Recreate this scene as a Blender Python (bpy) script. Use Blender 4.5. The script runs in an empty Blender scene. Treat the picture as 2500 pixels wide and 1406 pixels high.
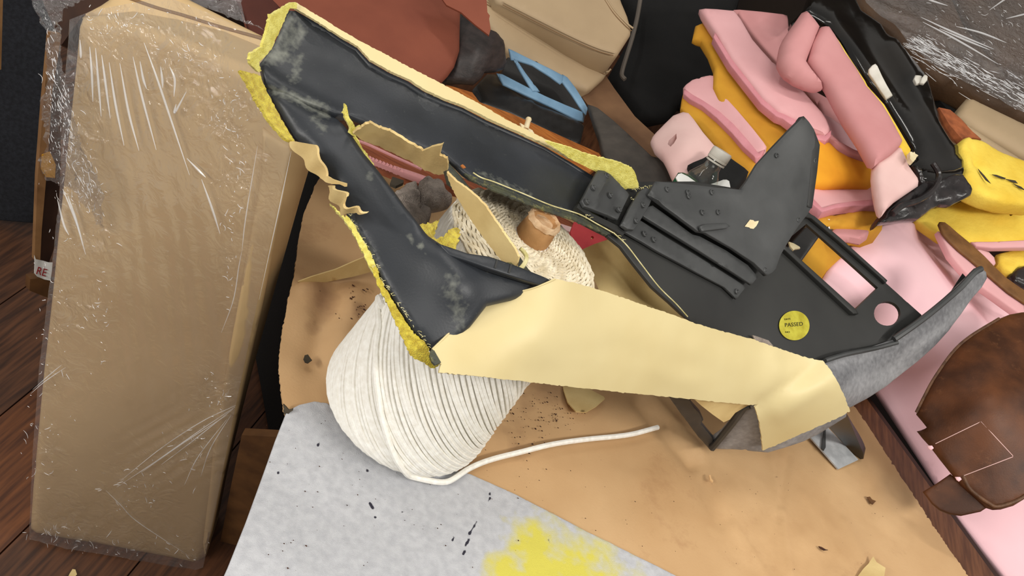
import bpy, bmesh, math, random
import numpy as np
from mathutils import Vector, Matrix
from mathutils.geometry import delaunay_2d_cdt
from mathutils.bvhtree import BVHTree

# ---------------------------------------------------------------- camera, light, exposure
SC = bpy.context.scene
COL = SC.collection
rng = np.random.default_rng(7)
FPX, CX, CY = 2165.0, 1250.0, 703.0          # focal length and centre for a 2500x1406 frame
PITCH, ROLL, CAMH = math.radians(36), math.radians(30), 0.95
F = np.array([0, math.cos(PITCH), -math.sin(PITCH)])
R0 = np.array([1.0, 0, 0]); U0 = np.array([0, math.sin(PITCH), math.cos(PITCH)])
RI = math.cos(ROLL)*R0 + math.sin(ROLL)*U0
UI = -math.sin(ROLL)*R0 + math.cos(ROLL)*U0
CAM = np.array([0, 0, CAMH])
cd = bpy.data.cameras.new('camera'); co = bpy.data.objects.new('camera', cd); COL.objects.link(co)
cd.sensor_width = 36; cd.lens = 36*FPX/2500; cd.clip_start = .02
co.matrix_world = Matrix(((RI[0], UI[0], -F[0], 0), (RI[1], UI[1], -F[1], 0), (RI[2], UI[2], -F[2], CAMH), (0, 0, 0, 1)))
SC.camera = co
SC.view_settings.view_transform = 'Standard'; SC.view_settings.look = 'None'
SC.view_settings.gamma = 1; SC.view_settings.use_curve_mapping = False
SC.view_settings.exposure = 0.0
w = bpy.data.worlds.new('world'); SC.world = w; w.use_nodes = True
w.node_tree.nodes['Background'].inputs[0].default_value = (1.0, .96, .90, 1)
w.node_tree.nodes['Background'].inputs[1].default_value = .30
def area(name, loc, target, sx, sy, power, col=(1, .965, .91)):
    l = bpy.data.lights.new(name, 'AREA'); l.shape = 'RECTANGLE'; l.size = sx; l.size_y = sy; l.energy = power; l.color = col
    o = bpy.data.objects.new(name, l); COL.objects.link(o); o.location = loc
    o.rotation_euler = (Vector(target)-Vector(loc)).to_track_quat('-Z', 'Y').to_euler()
    return o
area('ceiling_or_fill_light', (1.55, .25, 1.75), (.35, 1.1, .05), 1.3, .2, 29)
area('ceiling_or_fill_light', (-1.15, -.55, 1.15), (-.4, 1.0, -.3), 1.2, .12, 25)  # unseen low fill, added to brighten the wrapped pack
area('ceiling_or_fill_light', (.3, -.7, 2.2), (.7, 1.6, 0), 1.2, .1, 12)  # fill added behind and above the camera
area('ceiling_or_fill_light', (.1, 1.25, 2.4), (.1, 1.15, 0), 1.2, .1, 13)  # overhead fill, added to lift the cone top and left hide
area('ceiling_or_fill_light', (-1.4, 1.4, 2.3), (-.8, 1.4, -.3), 1.2, .1, 8)  # unseen strip on the left, added for fill and film highlights
area('ceiling_or_fill_light', (2.2, 1.7, 2.3), (1.2, 1.8, 0), 1.2, .1, 8)  # unseen strip on the right, added for fill and film highlights

# ---------------------------------------------------------------- helpers: places
def W(x, y, d):
    x = np.asarray(x, float); y = np.asarray(y, float); d = np.asarray(d, float)
    v = F + ((x-CX)/FPX)[..., None]*RI - ((y-CY)/FPX)[..., None]*UI
    return CAM + d[..., None]*v
def dz(x, y, z):
    v = F + (x-CX)/FPX*RI - (y-CY)/FPX*UI
    return (z-CAMH)/v[2]
class S:
    """a real surface through measured points: flat through three, gently curved through more"""
    def __init__(s, *an):
        P = []
        for a in an:
            P.append((a[0], a[1], a[2]) if a[2] != 'z' else (a[0], a[1], dz(a[0], a[1], a[3])))
        P = np.array(P, float); s.p = P[:, :2]/1000.; v = 1/P[:, 2]; n = len(P)
        if n == 1:
            s.c = np.array([v[0], 0, 0]); s.w = None
        elif n <= 3:
            A = np.c_[np.ones(n), s.p]; s.c = np.linalg.lstsq(A, v, rcond=None)[0]; s.w = None
        else:
            K = s.k(s.p); Q = np.c_[np.ones(n), s.p]
            M_ = np.block([[K+np.eye(n)*2e-4, Q], [Q.T, np.zeros((3, 3))]])
            sol = np.linalg.solve(M_, np.r_[v, 0, 0, 0]); s.w = sol[:n]; s.c = sol[n:]
    def k(s, q):
        r2 = ((q[:, None, :]-s.p[None])**2).sum(-1)
        return np.where(r2 > 0, .5*r2*np.log(np.maximum(r2, 1e-12)), 0)
    def d(s, x, y):
        q = np.stack([np.ravel(x), np.ravel(y)], 1)/1000.
        v = s.c[0]+q@s.c[1:]
        if s.w is not None: v = v+s.k(q)@s.w
        return 1/v.reshape(np.shape(x))
    def at(s, x, y): return W(x, y, s.d(np.asarray(x, float), np.asarray(y, float)))
    def nrm(s, x, y):
        x = np.asarray(x, float); y = np.asarray(y, float)
        a = s.at(x, y); n = np.cross(s.at(x, y+2)-a, s.at(x+2, y)-a)
        return n/np.linalg.norm(n, axis=-1, keepdims=True)
    def p3(s, x, y, off=0.0):
        return s.at(x, y)+s.nrm(x, y)*off
# ---------------------------------------------------------------- helpers: noise
def vn(x, y, seed=0):
    x = np.asarray(x, float); y = np.asarray(y, float)
    xi = np.floor(x).astype(int); yi = np.floor(y).astype(int); fx = x-xi; fy = y-yi
    fx = fx*fx*(3-2*fx); fy = fy*fy*(3-2*fy)
    def h(i, j):
        n = (i*374761393+j*668265263+seed*974711) & 0x7fffffff
        n = ((n ^ (n >> 13))*1274126177) & 0x7fffffff
        return ((n ^ (n >> 16)) & 0xffff)/65535.
    return (h(xi, yi)*(1-fx)+h(xi+1, yi)*fx)*(1-fy)+(h(xi, yi+1)*(1-fx)+h(xi+1, yi+1)*fx)*fy
def fbm(x, y, seed=0, o=3):
    t = 0; a = 1; n = 0
    for i in range(o):
        t = t+a*vn(x*2**i, y*2**i, seed+i); n += a; a *= .5
    return t/n*2-1
# ---------------------------------------------------------------- helpers: materials
def lin(c):
    c = np.array(c, float)/255.
    return tuple(np.where(c <= .04045, c/12.92, ((c+.055)/1.055)**2.4))+(1,)
def M(name, c1, c2=None, scale=8, rough=.6, bump=0., bscale=200, spec=.4, metal=0, coat=0, stretch=(1, 1, 1), rot=(0, 0, 0), marks=(), sheen=0, detail=5, wave=0, lo=.35, hi=.65, bd=.002, scuff=None):
    m = bpy.data.materials.new(name); m.use_nodes = True; t = m.node_tree; N = t.nodes; L = t.links
    b = N['Principled BSDF']; b.inputs['Roughness'].default_value = rough
    b.inputs['Specular IOR Level'].default_value = spec; b.inputs['Metallic'].default_value = metal
    b.inputs['Coat Weight'].default_value = coat; b.inputs['Coat Roughness'].default_value = .12
    b.inputs['Sheen Weight'].default_value = sheen
    tc = N.new('ShaderNodeTexCoord'); mp = N.new('ShaderNodeMapping'); L.new(tc.outputs['Object'], mp.inputs['Vector'])
    mp.inputs['Scale'].default_value = stretch; mp.inputs['Rotation'].default_value = rot
    def ramp(src, a, bb):
        r = N.new('ShaderNodeMapRange'); r.inputs['From Min'].default_value = a; r.inputs['From Max'].default_value = bb
        L.new(src, r.inputs['Value']); return r.outputs[0]
    def mix(fac, A, B):
        x = N.new('ShaderNodeMix'); x.data_type = 'RGBA'; L.new(fac, x.inputs['Factor'])
        for s_, i in ((A, 'A'), (B, 'B')):
            k = [q for q in x.inputs if q.name == i and q.type == 'RGBA'][0]
            if isinstance(s_, tuple): k.default_value = s_
            else: L.new(s_, k)
        return [q for q in x.outputs if q.type == 'RGBA'][0]
    colr = lin(c1)
    if c2:
        nz = N.new('ShaderNodeTexNoise'); nz.inputs['Scale'].default_value = scale; nz.inputs['Detail'].default_value = detail
        L.new(mp.outputs[0], nz.inputs['Vector']); colr = mix(ramp(nz.outputs[0], lo, hi), lin(c1), lin(c2))
    if scuff:
        n3 = N.new('ShaderNodeTexNoise'); n3.inputs['Scale'].default_value = scuff[1]; n3.inputs['Detail'].default_value = 8
        n3.inputs['Roughness'].default_value = .75; L.new(mp.outputs[0], n3.inputs['Vector'])
        colr = mix(ramp(n3.outputs[0], scuff[2], scuff[3]), colr, lin(scuff[0]))
    for (an, cc, th, ns) in marks:
        at = N.new('ShaderNodeAttribute'); at.attribute_name = an
        n2 = N.new('ShaderNodeTexNoise'); n2.inputs['Scale'].default_value = ns; n2.inputs['Detail'].default_value = 6
        L.new(tc.outputs['Object'], n2.inputs['Vector'])
        ad = N.new('ShaderNodeMath'); ad.operation = 'ADD'; L.new(at.outputs['Fac'], ad.inputs[0])
        ms = N.new('ShaderNodeMath'); ms.operation = 'MULTIPLY_ADD'; L.new(n2.outputs[0], ms.inputs[0]); ms.inputs[1].default_value = .9; ms.inputs[2].default_value = -.45
        L.new(ms.outputs[0], ad.inputs[1]); colr = mix(ramp(ad.outputs[0], .5-th, .5+th), colr, lin(cc))
    if isinstance(colr, tuple): b.inputs['Base Color'].default_value = colr
    else: L.new(colr, b.inputs['Base Color'])
    if bump:
        nb = N.new('ShaderNodeTexNoise'); nb.inputs['Scale'].default_value = bscale; nb.inputs['Detail'].default_value = 4
        L.new(mp.outputs[0] if wave else tc.outputs['Object'], nb.inputs['Vector'])
        bm = N.new('ShaderNodeBump'); bm.inputs['Strength'].default_value = bump; bm.inputs['Distance'].default_value = bd
        L.new(nb.outputs[0], bm.inputs['Height']); L.new(bm.outputs[0], b.inputs['Normal'])
    return m
def film(name, tint=(1, 1, 1), strength=.8, bscale=35, rough=.1, white=.03, stretch=(1, 1, 1), rot=(0, 0, 0)):
    m = bpy.data.materials.new(name); m.use_nodes = True; t = m.node_tree; N = t.nodes; L = t.links; N.clear()
    out = N.new('ShaderNodeOutputMaterial'); tr = N.new('ShaderNodeBsdfTransparent'); tr.inputs[0].default_value = (*tint, 1)
    gl = N.new('ShaderNodeBsdfGlossy'); gl.inputs['Roughness'].default_value = rough; gl.inputs['Color'].default_value = (1, 1, 1, 1)
    df = N.new('ShaderNodeBsdfDiffuse'); df.inputs[0].default_value = (.8, .8, .82, 1)
    tc = N.new('ShaderNodeTexCoord'); mp = N.new('ShaderNodeMapping'); L.new(tc.outputs['Object'], mp.inputs[0]); mp.inputs['Scale'].default_value = stretch; mp.inputs['Rotation'].default_value = rot
    nz = N.new('ShaderNodeTexNoise'); nz.inputs['Scale'].default_value = bscale; nz.inputs['Detail'].default_value = 5; nz.inputs['Distortion'].default_value = .8
    L.new(mp.outputs[0], nz.inputs['Vector'])
    at = N.new('ShaderNodeAttribute'); at.attribute_name = 'crinkle'
    mu = N.new('ShaderNodeMath'); mu.operation = 'MULTIPLY'; sb = N.new('ShaderNodeMath'); sb.operation = 'SUBTRACT'; L.new(nz.outputs[0], sb.inputs[0]); sb.inputs[1].default_value = .5
    ab = N.new('ShaderNodeMath'); ab.operation = 'ABSOLUTE'; L.new(sb.outputs[0], ab.inputs[0]); L.new(ab.outputs[0], mu.inputs[0]); L.new(at.outputs['Fac'], mu.inputs[1])
    bm = N.new('ShaderNodeBump'); bm.inputs['Strength'].default_value = strength; bm.inputs['Distance'].default_value = .02; L.new(mu.outputs[0], bm.inputs['Height'])
    L.new(bm.outputs[0], gl.inputs['Normal'])
    fr = N.new('ShaderNodeFresnel'); fr.inputs['IOR'].default_value = 1.5; L.new(bm.outputs[0], fr.inputs['Normal'])
    ad = N.new('ShaderNodeMath'); ad.operation = 'MULTIPLY_ADD'; L.new(fr.outputs[0], ad.inputs[0]); ad.inputs[1].default_value = .8; ad.inputs[2].default_value = .0; ad.use_clamp = True
    cl = N.new('ShaderNodeMath'); cl.operation = 'MINIMUM'; L.new(ad.outputs[0], cl.inputs[0]); cl.inputs[1].default_value = .22; ad = cl
    m1 = N.new('ShaderNodeMixShader'); m1.inputs[0].default_value = white; L.new(tr.outputs[0], m1.inputs[1]); L.new(df.outputs[0], m1.inputs[2])
    m2 = N.new('ShaderNodeMixShader'); L.new(ad.outputs[0], m2.inputs[0]); L.new(m1.outputs[0], m2.inputs[1]); L.new(gl.outputs[0], m2.inputs[2])
    L.new(m2.outputs[0], out.inputs[0])
    return m
# ---------------------------------------------------------------- helpers: objects
def thing(name, label, cat, group=None):
    o = bpy.data.objects.new(name, None); COL.objects.link(o); o['label'] = label; o['category'] = cat
    o.empty_display_size = .05
    if group: o['group'] = group
    return o
def tag(o, label, cat, group=None, kind=None):
    o['label'] = label; o['category'] = cat
    if group: o['group'] = group
    if kind: o['kind'] = kind
    return o
def mk(name, V, Fc, mat, parent=None, smooth=True, attrs=None, mi=None, mat2=None):
    me = bpy.data.meshes.new(name); me.from_pydata([tuple(v) for v in V], [], [tuple(int(i) for i in f) for f in Fc])
    me.materials.append(mat)
    if mat2: me.materials.append(mat2)
    if mi is not None: me.polygons.foreach_set('material_index', np.asarray(mi, dtype=np.int32))
    if attrs:
        for k, v in attrs.items():
            a = me.attributes.new(k, 'FLOAT', 'POINT'); a.data.foreach_set('value', np.asarray(v, dtype=np.float32))
    bm = bmesh.new(); bm.from_mesh(me); bmesh.ops.recalc_face_normals(bm, faces=bm.faces); bm.to_mesh(me); bm.free()
    if smooth:
        me.polygons.foreach_set('use_smooth', [True]*len(me.polygons)); me.set_sharp_from_angle(angle=math.radians(42))
    o = bpy.data.objects.new(name, me); COL.objects.link(o)
    if parent: o.parent = parent
    return o
def catmull(P, n=6):
    P = np.array(P, float); m = len(P); out = []
    for i in range(m):
        a, b, c, d = P[i-1], P[i], P[(i+1) % m], P[(i+2) % m]
        for t in np.linspace(0, 1, n, endpoint=False):
            out.append(.5*((2*b)+(-a+c)*t+(2*a-5*b+4*c-d)*t*t+(-a+3*b-3*c+d)*t**3))
    return np.array(out)
def resample(P, step):
    out = []; m = len(P)
    for i in range(m):
        a, b = P[i], P[(i+1) % m]; k = max(1, int(np.ceil(np.linalg.norm(b-a)/step)))
        for j in range(k): out.append(a+(b-a)*j/k)
    return np.array(out)
def clean(P, e=.6):
    Q = [P[0]]
    for q in P[1:]:
        if np.linalg.norm(q-Q[-1]) > e: Q.append(q)
    if np.linalg.norm(Q[0]-Q[-1]) < e: Q.pop()
    return np.array(Q)
def inside(q, P):
    x, y = q[:, 0][:, None], q[:, 1][:, None]; a = P; b = np.roll(P, -1, 0)
    c = ((a[:, 1] > y) != (b[:, 1] > y)) & (x < (b[:, 0]-a[:, 0])*(y-a[:, 1])/(b[:, 1]-a[:, 1]+1e-12)+a[:, 0])
    return c.sum(1) % 2 == 1
def segd(q, P):
    a = P; b = np.roll(P, -1, 0); ab = b-a; L2 = (ab**2).sum(1)+1e-9; out = np.empty(len(q))
    for i in range(0, len(q), 2000):
        z = q[i:i+2000]; t = np.clip(((z[:, None]-a)*ab).sum(-1)/L2, 0, 1)
        out[i:i+2000] = np.sqrt(((z[:, None]-a-t[..., None]*ab)**2).sum(-1)).min(1)
    return out
def slab(name, pts, surf, thick, mat, parent=None, sm=False, step=18, rnd=0., holes=(), bump=None, off=0., attrs=None, jag=0., side=None, n=5):
    """a real solid: outline on a surface in the room, its own thickness, rounded rim and relief"""
    O = clean(catmull(pts, n) if sm else np.array(pts, float))
    O = clean(resample(O, 5 if jag else step))
    if jag: O = clean(O+rng.normal(0, jag, O.shape), .8)
    H = [clean(resample(np.array(h, float), step)) for h in holes]
    loops = [O]+H
    x0, y0 = O.min(0); x1, y1 = O.max(0)
    gx, gy = np.meshgrid(np.arange(x0, x1, step), np.arange(y0, y1, step*.87)); gx = gx+(np.arange(gx.shape[0]) % 2)[:, None]*step*.5
    G = np.stack([gx.ravel(), gy.ravel()], 1)+rng.normal(0, step*.04, (gx.size, 2))
    G = G[inside(G, O)]
    dm = surf.d(np.array([O[:, 0].mean()]), np.array([O[:, 1].mean()]))[0]
    extra = []
    if rnd:
        rp = rnd*FPX/dm
        sgn = np.sign((O[:, 0]*np.roll(O[:, 1], -1)-np.roll(O[:, 0], -1)*O[:, 1]).sum())
        tg = np.roll(O, -1, 0)-np.roll(O, 1, 0); tg /= np.linalg.norm(tg, axis=1, keepdims=True)+1e-9
        nn = np.stack([-tg[:, 1], tg[:, 0]], 1)*sgn
        for f_ in (.12, .38, .75):
            E = O+nn*rp*f_; ok = inside(E, O); E = E[ok]
            if len(E): extra.append(E[segd(E, O) > rp*f_*.85])
    if len(G):
        k = segd(G, O) > step*.45
        for h in H: k &= ~inside(G, h) & (segd(G, h) > step*.45)
        if extra:
            X = np.concatenate(extra)
            if len(X):
                dd = np.full(len(G), 1e9)
                for i in range(0, len(G), 1000): dd[i:i+1000] = np.sqrt(((G[i:i+1000, None]-X[None])**2).sum(-1)).min(1)
                k &= dd > step*.35
        G = G[k]
    P2 = np.concatenate(loops+extra+[G]) if (extra or len(G)) else np.concatenate(loops)
    E = []; s0 = 0
    for l in loops:
        E += [(s0+i, s0+(i+1) % len(l)) for i in range(len(l))]; s0 += len(l)
    vs, es, fs, ov, oe, of = delaunay_2d_cdt([Vector(p) for p in P2], E, [], 0, 1e-4)
    V2 = np.array([tuple(v) for v in vs]); T = np.array([f for f in fs if len(f) == 3])
    c = V2[T].mean(1); k = inside(c, O)
    for h in H: k &= ~inside(c, h)
    T = T[k]
    used = np.unique(T); mp = -np.ones(len(V2), int); mp[used] = np.arange(len(used)); V2 = V2[used]; T = mp[T]
    A3 = V2[T]; ar = np.cross(A3[:, 1]-A3[:, 0], A3[:, 2]-A3[:, 0]); T[ar < 0] = T[ar < 0][:, ::-1]
    x, y = V2[:, 0], V2[:, 1]; d = surf.d(x, y); P = W(x, y, d); nr = surf.nrm(x, y)
    fo = np.full(len(V2), off, float)
    if rnd:
        e = segd(V2, O)
        t = np.clip(e*dm/FPX/rnd, 0, 1); inset = rnd*(1-np.sqrt(np.maximum(0, 1-(1-t)**2)))
    else: inset = 0
    b = bump(x, y) if bump else 0
    Vf = P+nr*(fo-inset+b)[:, None] if not np.isscalar(fo-inset+b) else P
    bt = (fo-thick+np.minimum(inset, thick*.45)+(b if not np.isscalar(b) else 0)*(1 if thick < .006 else .0))
    if rnd: Vf = P+nr*(fo-np.minimum(inset, thick*.5)+b)[:, None]
    Vb = P+nr*bt[:, None]
    nv = len(V2)
    ed = {}
    for tri in T:
        for i in range(3):
            a, bb = int(tri[i]), int(tri[(i+1) % 3])
            if (bb, a) in ed: del ed[(bb, a)]
            else: ed[(a, bb)] = 1
    FF = [tuple(t) for t in T]+[tuple(t[::-1]+nv) for t in T]+[(bb, a, a+nv, bb+nv) for (a, bb) in ed]
    at = None
    if attrs: at = {k_: np.tile(f_(x, y), 2) for k_, f_ in attrs.items()}
    mi = None
    if side: mi = [0]*len(T)+[1]*(len(FF)-len(T))
    return mk(name, np.concatenate([Vf, Vb]), FF, mat, parent, attrs=at, mi=mi, mat2=side)
def tube(name, P, r, mat, parent=None, sides=8, closed=False):
    P = np.array(P, float); n = len(P); r = np.broadcast_to(r, (n,)); tg = np.gradient(P, axis=0)
    tg /= np.linalg.norm(tg, axis=1, keepdims=True)+1e-12
    u = np.cross(tg[0], [0.3, .2, 1.0]); u /= np.linalg.norm(u); V = []; Fc = []
    for i in range(n):
        u = u-tg[i]*(u@tg[i]); u /= np.linalg.norm(u); v = np.cross(tg[i], u)
        for j in range(sides):
            a = 2*math.pi*j/sides; V.append(P[i]+r[i]*(u*math.cos(a)+v*math.sin(a)))
    for i in range(n-1):
        for j in range(sides):
            Fc.append((i*sides+j, i*sides+(j+1) % sides, (i+1)*sides+(j+1) % sides, (i+1)*sides+j))
    Fc.append(tuple(range(sides))); Fc.append(tuple((n-1)*sides+j for j in range(sides))[::-1])
    return mk(name, V, Fc, mat, parent)
def pxline(pts, surf, off=0., n=6):
    P = np.array(pts, float); Q = []
    P = np.r_[[2*P[0]-P[1]], P, [2*P[-1]-P[-2]]]
    for i in range(1, len(P)-2):
        a, b, c, d = P[i-1], P[i], P[i+1], P[i+2]
        for t in np.linspace(0, 1, n, endpoint=False):
            Q.append(.5*((2*b)+(-a+c)*t+(2*a-5*b+4*c-d)*t*t+(-a+3*b-3*c+d)*t**3))
    Q.append(P[-2]); Q = np.array(Q)
    return surf.p3(Q[:, 0], Q[:, 1], off)
def frame(ax):
    ax = np.array(ax, float); ax /= np.linalg.norm(ax); u = np.cross(ax, [0.2, .9, .1]); u /= np.linalg.norm(u); return ax, u, np.cross(ax, u)
def lathe(name, base, ax, prof, mat, parent=None, sides=32, wob=None):
    ax, u, v = frame(ax); V = []; Fc = []; n = len(prof)
    for i, (t, r) in enumerate(prof):
        for j in range(sides):
            a = 2*math.pi*j/sides; rr = r*(1 if wob is None else wob(i, j))
            V.append(np.array(base)+ax*t+rr*(u*math.cos(a)+v*math.sin(a)))
    for i in range(n-1):
        for j in range(sides): Fc.append((i*sides+j, i*sides+(j+1) % sides, (i+1)*sides+(j+1) % sides, (i+1)*sides+j))
    if prof[0][1] > 1e-4 and prof[0] != prof[-1]: Fc.append(tuple(range(sides))[::-1]); Fc.append(tuple((n-1)*sides+j for j in range(sides)))
    return mk(name, V, Fc, mat, parent)
def letters(name, s, x, y, surf, h, ang, mat, parent, off=.001, wide=1.0, spacing=1.0):
    cu = bpy.data.curves.new(name, 'FONT'); cu.body = s; cu.size = 1; cu.space_character = spacing; cu.extrude = .02
    ob = bpy.data.objects.new(name, cu); COL.objects.link(ob); bpy.context.view_layer.update()
    me = bpy.data.meshes.new_from_object(ob.evaluated_get(bpy.context.evaluated_depsgraph_get())); bpy.data.objects.remove(ob)
    c, s_ = math.cos(ang), math.sin(ang)
    V = np.array([tuple(v.co) for v in me.vertices]); Fc = [tuple(p.vertices) for p in me.polygons]
    X = x+(V[:, 0]*wide*c+V[:, 1]*s_)*h*1.4; Y = y+(V[:, 0]*wide*s_-V[:, 1]*c)*h*1.4
    P = surf.p3(X, Y)+surf.nrm(X, Y)*(off+V[:, 2:3]*.01)
    return mk(name, P, Fc, mat, parent, smooth=False)
def finish():
    bpy.context.view_layer.update()
    for o in list(COL.objects):
        if o.parent or o.type not in ('MESH', 'EMPTY'): continue
        ms = [c for c in [o]+list(o.children_recursive) if c.type == 'MESH']
        if not ms or o.get('kind') == 'structure': continue
        lo = np.full(3, 1e9); hi = -lo
        for m in ms:
            a = np.empty(len(m.data.vertices)*3); m.data.vertices.foreach_get('co', a); a = a.reshape(-1, 3)
            lo = np.minimum(lo, a.min(0)); hi = np.maximum(hi, a.max(0))
        b = Vector(((lo[0]+hi[0])/2, (lo[1]+hi[1])/2, lo[2]))
        for m in ms: m.data.transform(Matrix.Translation(-b))
        o.location = b
# ---------------------------------------------------------------- materials
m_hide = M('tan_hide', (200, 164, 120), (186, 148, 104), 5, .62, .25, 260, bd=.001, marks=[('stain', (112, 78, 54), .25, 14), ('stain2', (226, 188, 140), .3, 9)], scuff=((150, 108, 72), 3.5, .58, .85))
m_suede_w = M('white_suede', (192, 193, 197), (178, 179, 184), 90, .95, .8, 900, bd=.0012, marks=[('yellow', (210, 200, 84), .22, 45), ('ink', (38, 36, 50), .12, 120)], sheen=.1)
m_cream = M('cream_leather', (212, 196, 147), (206, 188, 137), 7, .5, .12, 500, bd=.0006)
m_cream_in = M('cream_flap', (222, 198, 140), (196, 168, 112), 14, .7, .25, 350, bd=.001)
m_yel = M('yellow_suede', (224, 206, 70), (188, 162, 44), 160, .95, 1., 700, bd=.003, sheen=.2)
m_pale = M('pale_yellow_suede', (232, 222, 120), (206, 192, 84), 150, .95, .8, 700, bd=.002, sheen=.2)
m_blk = M('black_shell', (44, 47, 52), (35, 38, 42), 10, .42, .2, 400, bd=.0006, scuff=((100, 102, 96), 38, .66, .95), marks=[('scuffs', (126, 128, 118), .35, 150)])
m_blk_dirty = M('glue_stained_shell', (54, 56, 52), (70, 72, 54), 60, .5, .6, 300, bd=.001, scuff=((158, 152, 84), 70, .55, .8))
m_plate = M('grey_plate', (42, 42, 40), (34, 34, 33), 8, .5, .1, 500, bd=.0005)
m_brk = M('bracket_grey', (68, 69, 69), (54, 55, 55), 14, .45, .15, 300, bd=.0006, scuff=((128, 128, 124), 90, .7, .95))
m_bump = M('grey_bumper', (108, 108, 110), (92, 92, 95), 9, .55, .2, 240, bd=.0008, marks=[('streak', (164, 164, 166), .5, 130)])
m_cord = M('white_cord', (252, 250, 243), (240, 236, 226), 120, .9, .6, 900, bd=.001)
m_cord2 = M('cream_cord', (236, 226, 202), (208, 194, 164), 60, .9, .7, 700, bd=.001)
m_card = M('cardboard', (176, 132, 84), (150, 106, 62), 30, .8, .3, 200)
m_card_l = M('torn_paper', (206, 176, 140), (170, 130, 90), 60, .9, .6, 300)
m_pink = M('pink_foam', (226, 174, 176), (218, 163, 165), 6, .9, .25, 1200, bd=.0008)
m_pink_d = M('rose_foam', (202, 144, 144), (192, 132, 132), 8, .9, .25, 1200, bd=.0008)
m_pink_l = M('light_pink_foam', (244, 202, 208), (238, 192, 199), 4, .9, .2, 1200, bd=.0006)
m_pink_p = M('pale_pink_foam', (226, 192, 186), (210, 170, 166), 5, .9, .2, 1200, bd=.0006)
m_org = M('amber_foam', (232, 164, 36), (216, 142, 26), 8, .85, .3, 900, bd=.0008)
m_mus = M('mustard_foam', (206, 152, 44), (186, 130, 34), 9, .9, .3, 900, bd=.0008)
m_yelf = M('yellow_foam', (242, 214, 88), (222, 184, 58), 9, .85, .4, 120, bd=.003)
m_brn = M('brown_leather', (94, 54, 28), (62, 34, 17), 16, .5, .3, 400, bd=.0008, coat=0, spec=.3, scuff=((124, 80, 50), 40, .58, .9))
m_brn_e = M('brown_leather_edge', (104, 72, 48), (74, 48, 30), 60, .6, .5, 300)
m_strap = M('worn_brown_strip', (128, 88, 46), (98, 64, 30), 25, .7, .4, 200, stretch=(1, 1, 1))
m_red = M('russet_leather', (126, 66, 46), (112, 56, 39), 7, .75, .2, 400, bd=.0008)
m_dkbrn = M('dark_russet_leather', (82, 36, 24), (66, 28, 18), 7, .8, .2, 400, bd=.0008)
m_rollb = M('black_roll_leather', (56, 48, 46), (40, 35, 34), 40, .5, .4, 300, bd=.001, stretch=(1, 1, 3))
m_beige = M('beige_upholstery', (172, 149, 117), (160, 138, 108), 5, .6, .15, 500, bd=.0005)
m_beige_d = M('beige_seam', (120, 92, 62), None, rough=.8)
m_pack = M('tan_panel_cover', (194, 166, 122), (182, 153, 109), 4, .6, .15, 400, bd=.0006, marks=[('fold', (112, 78, 50), .35, 20)])
m_blue = M('blue_frame_plastic', (116, 150, 176), (98, 130, 156), 20, .5, .1, 300)
m_tray = M('black_tray_plastic', (36, 34, 33), (26, 25, 24), 14, .35, .15, 200, bd=.001)
m_void = M('black_cloth_and_hole', (16, 15, 15), (9, 9, 9), 10, .9, .3, 200)  # black cloth and print; also the shade put inside the foam slit
m_gloss = M('gloss_black_plastic', (26, 22, 18), (14, 12, 11), 10, .18, .12, 60, bd=.002, coat=.6)
m_rub = M('scuffed_black_rubber', (44, 38, 38), (22, 19, 20), 30, .3, .6, 60, bd=.003, coat=.4)
m_wood = M('orange_wood', (178, 108, 46), (140, 78, 30), 16, .5, .15, 60, stretch=(1.2, 9, 6), rot=(0, 0, .75))
m_wood2 = M('russet_board', (150, 84, 54), (116, 60, 38), 16, .5, .15, 60, stretch=(1.2, 9, 6), rot=(0, 0, .75))
m_table = M('walnut_tabletop', (112, 72, 46), (80, 48, 30), 10, .45, .2, 40, stretch=(12, 1.2, 1), rot=(0, 0, .42), wave=1, bd=.001)
m_tdark = M('dark_walnut', (52, 28, 18), (38, 20, 13), 14, .5)
m_fl = M('floor_wood', (98, 62, 40), (58, 36, 25), 7, .5, .25, 20, stretch=(14, 1.1, 1), wave=1, bd=.001)
m_fl2 = M('floor_wood_warm', (122, 74, 42), (80, 46, 28), 7, .5, .25, 20, stretch=(14, 1.1, 1), wave=1, bd=.001)
m_wall = M('dark_wall', (44, 33, 26), (34, 26, 21), 3, .9)
m_navy = M('navy_carpet', (36, 38, 44), (24, 25, 30), 130, .95, .6, 400)
m_lath = M('pale_lath', (150, 112, 72), (120, 84, 50), 14, .7, .2, 80)
m_dkcard = M('dark_card', (66, 40, 26), (48, 29, 20), 14, .8)
m_brownbd = M('brown_board', (112, 76, 42), (80, 52, 28), 16, .6, .2, 50)
m_white = M('white_plastic', (214, 210, 200), (190, 186, 174), 30, .5)
m_paper = M('white_paper', (236, 236, 232), (214, 214, 210), 30, .8)
m_ink = M('dark_ink', (48, 44, 10), None, rough=.8)
m_redink = M('red_ink', (150, 26, 32), None, rough=.8)
m_sticker = M('yellow_sticker', (182, 174, 52), (154, 142, 20), 60, .55)
m_rag = M('grey_knit', (158, 146, 136), (128, 118, 110), 60, .95, 1., 420, bd=.004)
m_dscrap = M('dark_scrap', (64, 56, 42), (50, 44, 34), 40, .8)
m_redp = M('red_vinyl', (206, 66, 70), (186, 54, 60), 20, .6, .2, 200)
m_green = M('green_plastic', (20, 84, 46), (12, 58, 32), 20, .25)
m_crumb = M('dark_crumbs', (72, 40, 22), (46, 26, 16), 200, .9)
m_ltan = M('curl_tan', (222, 180, 128), None, rough=.7)
m_galv = M('galvanised_metal', (186, 188, 190), (160, 162, 164), 50, .5, .2, 300)
m_peg = M('ivory_peg', (228, 214, 176), (206, 188, 146), 40, .6)
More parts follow.
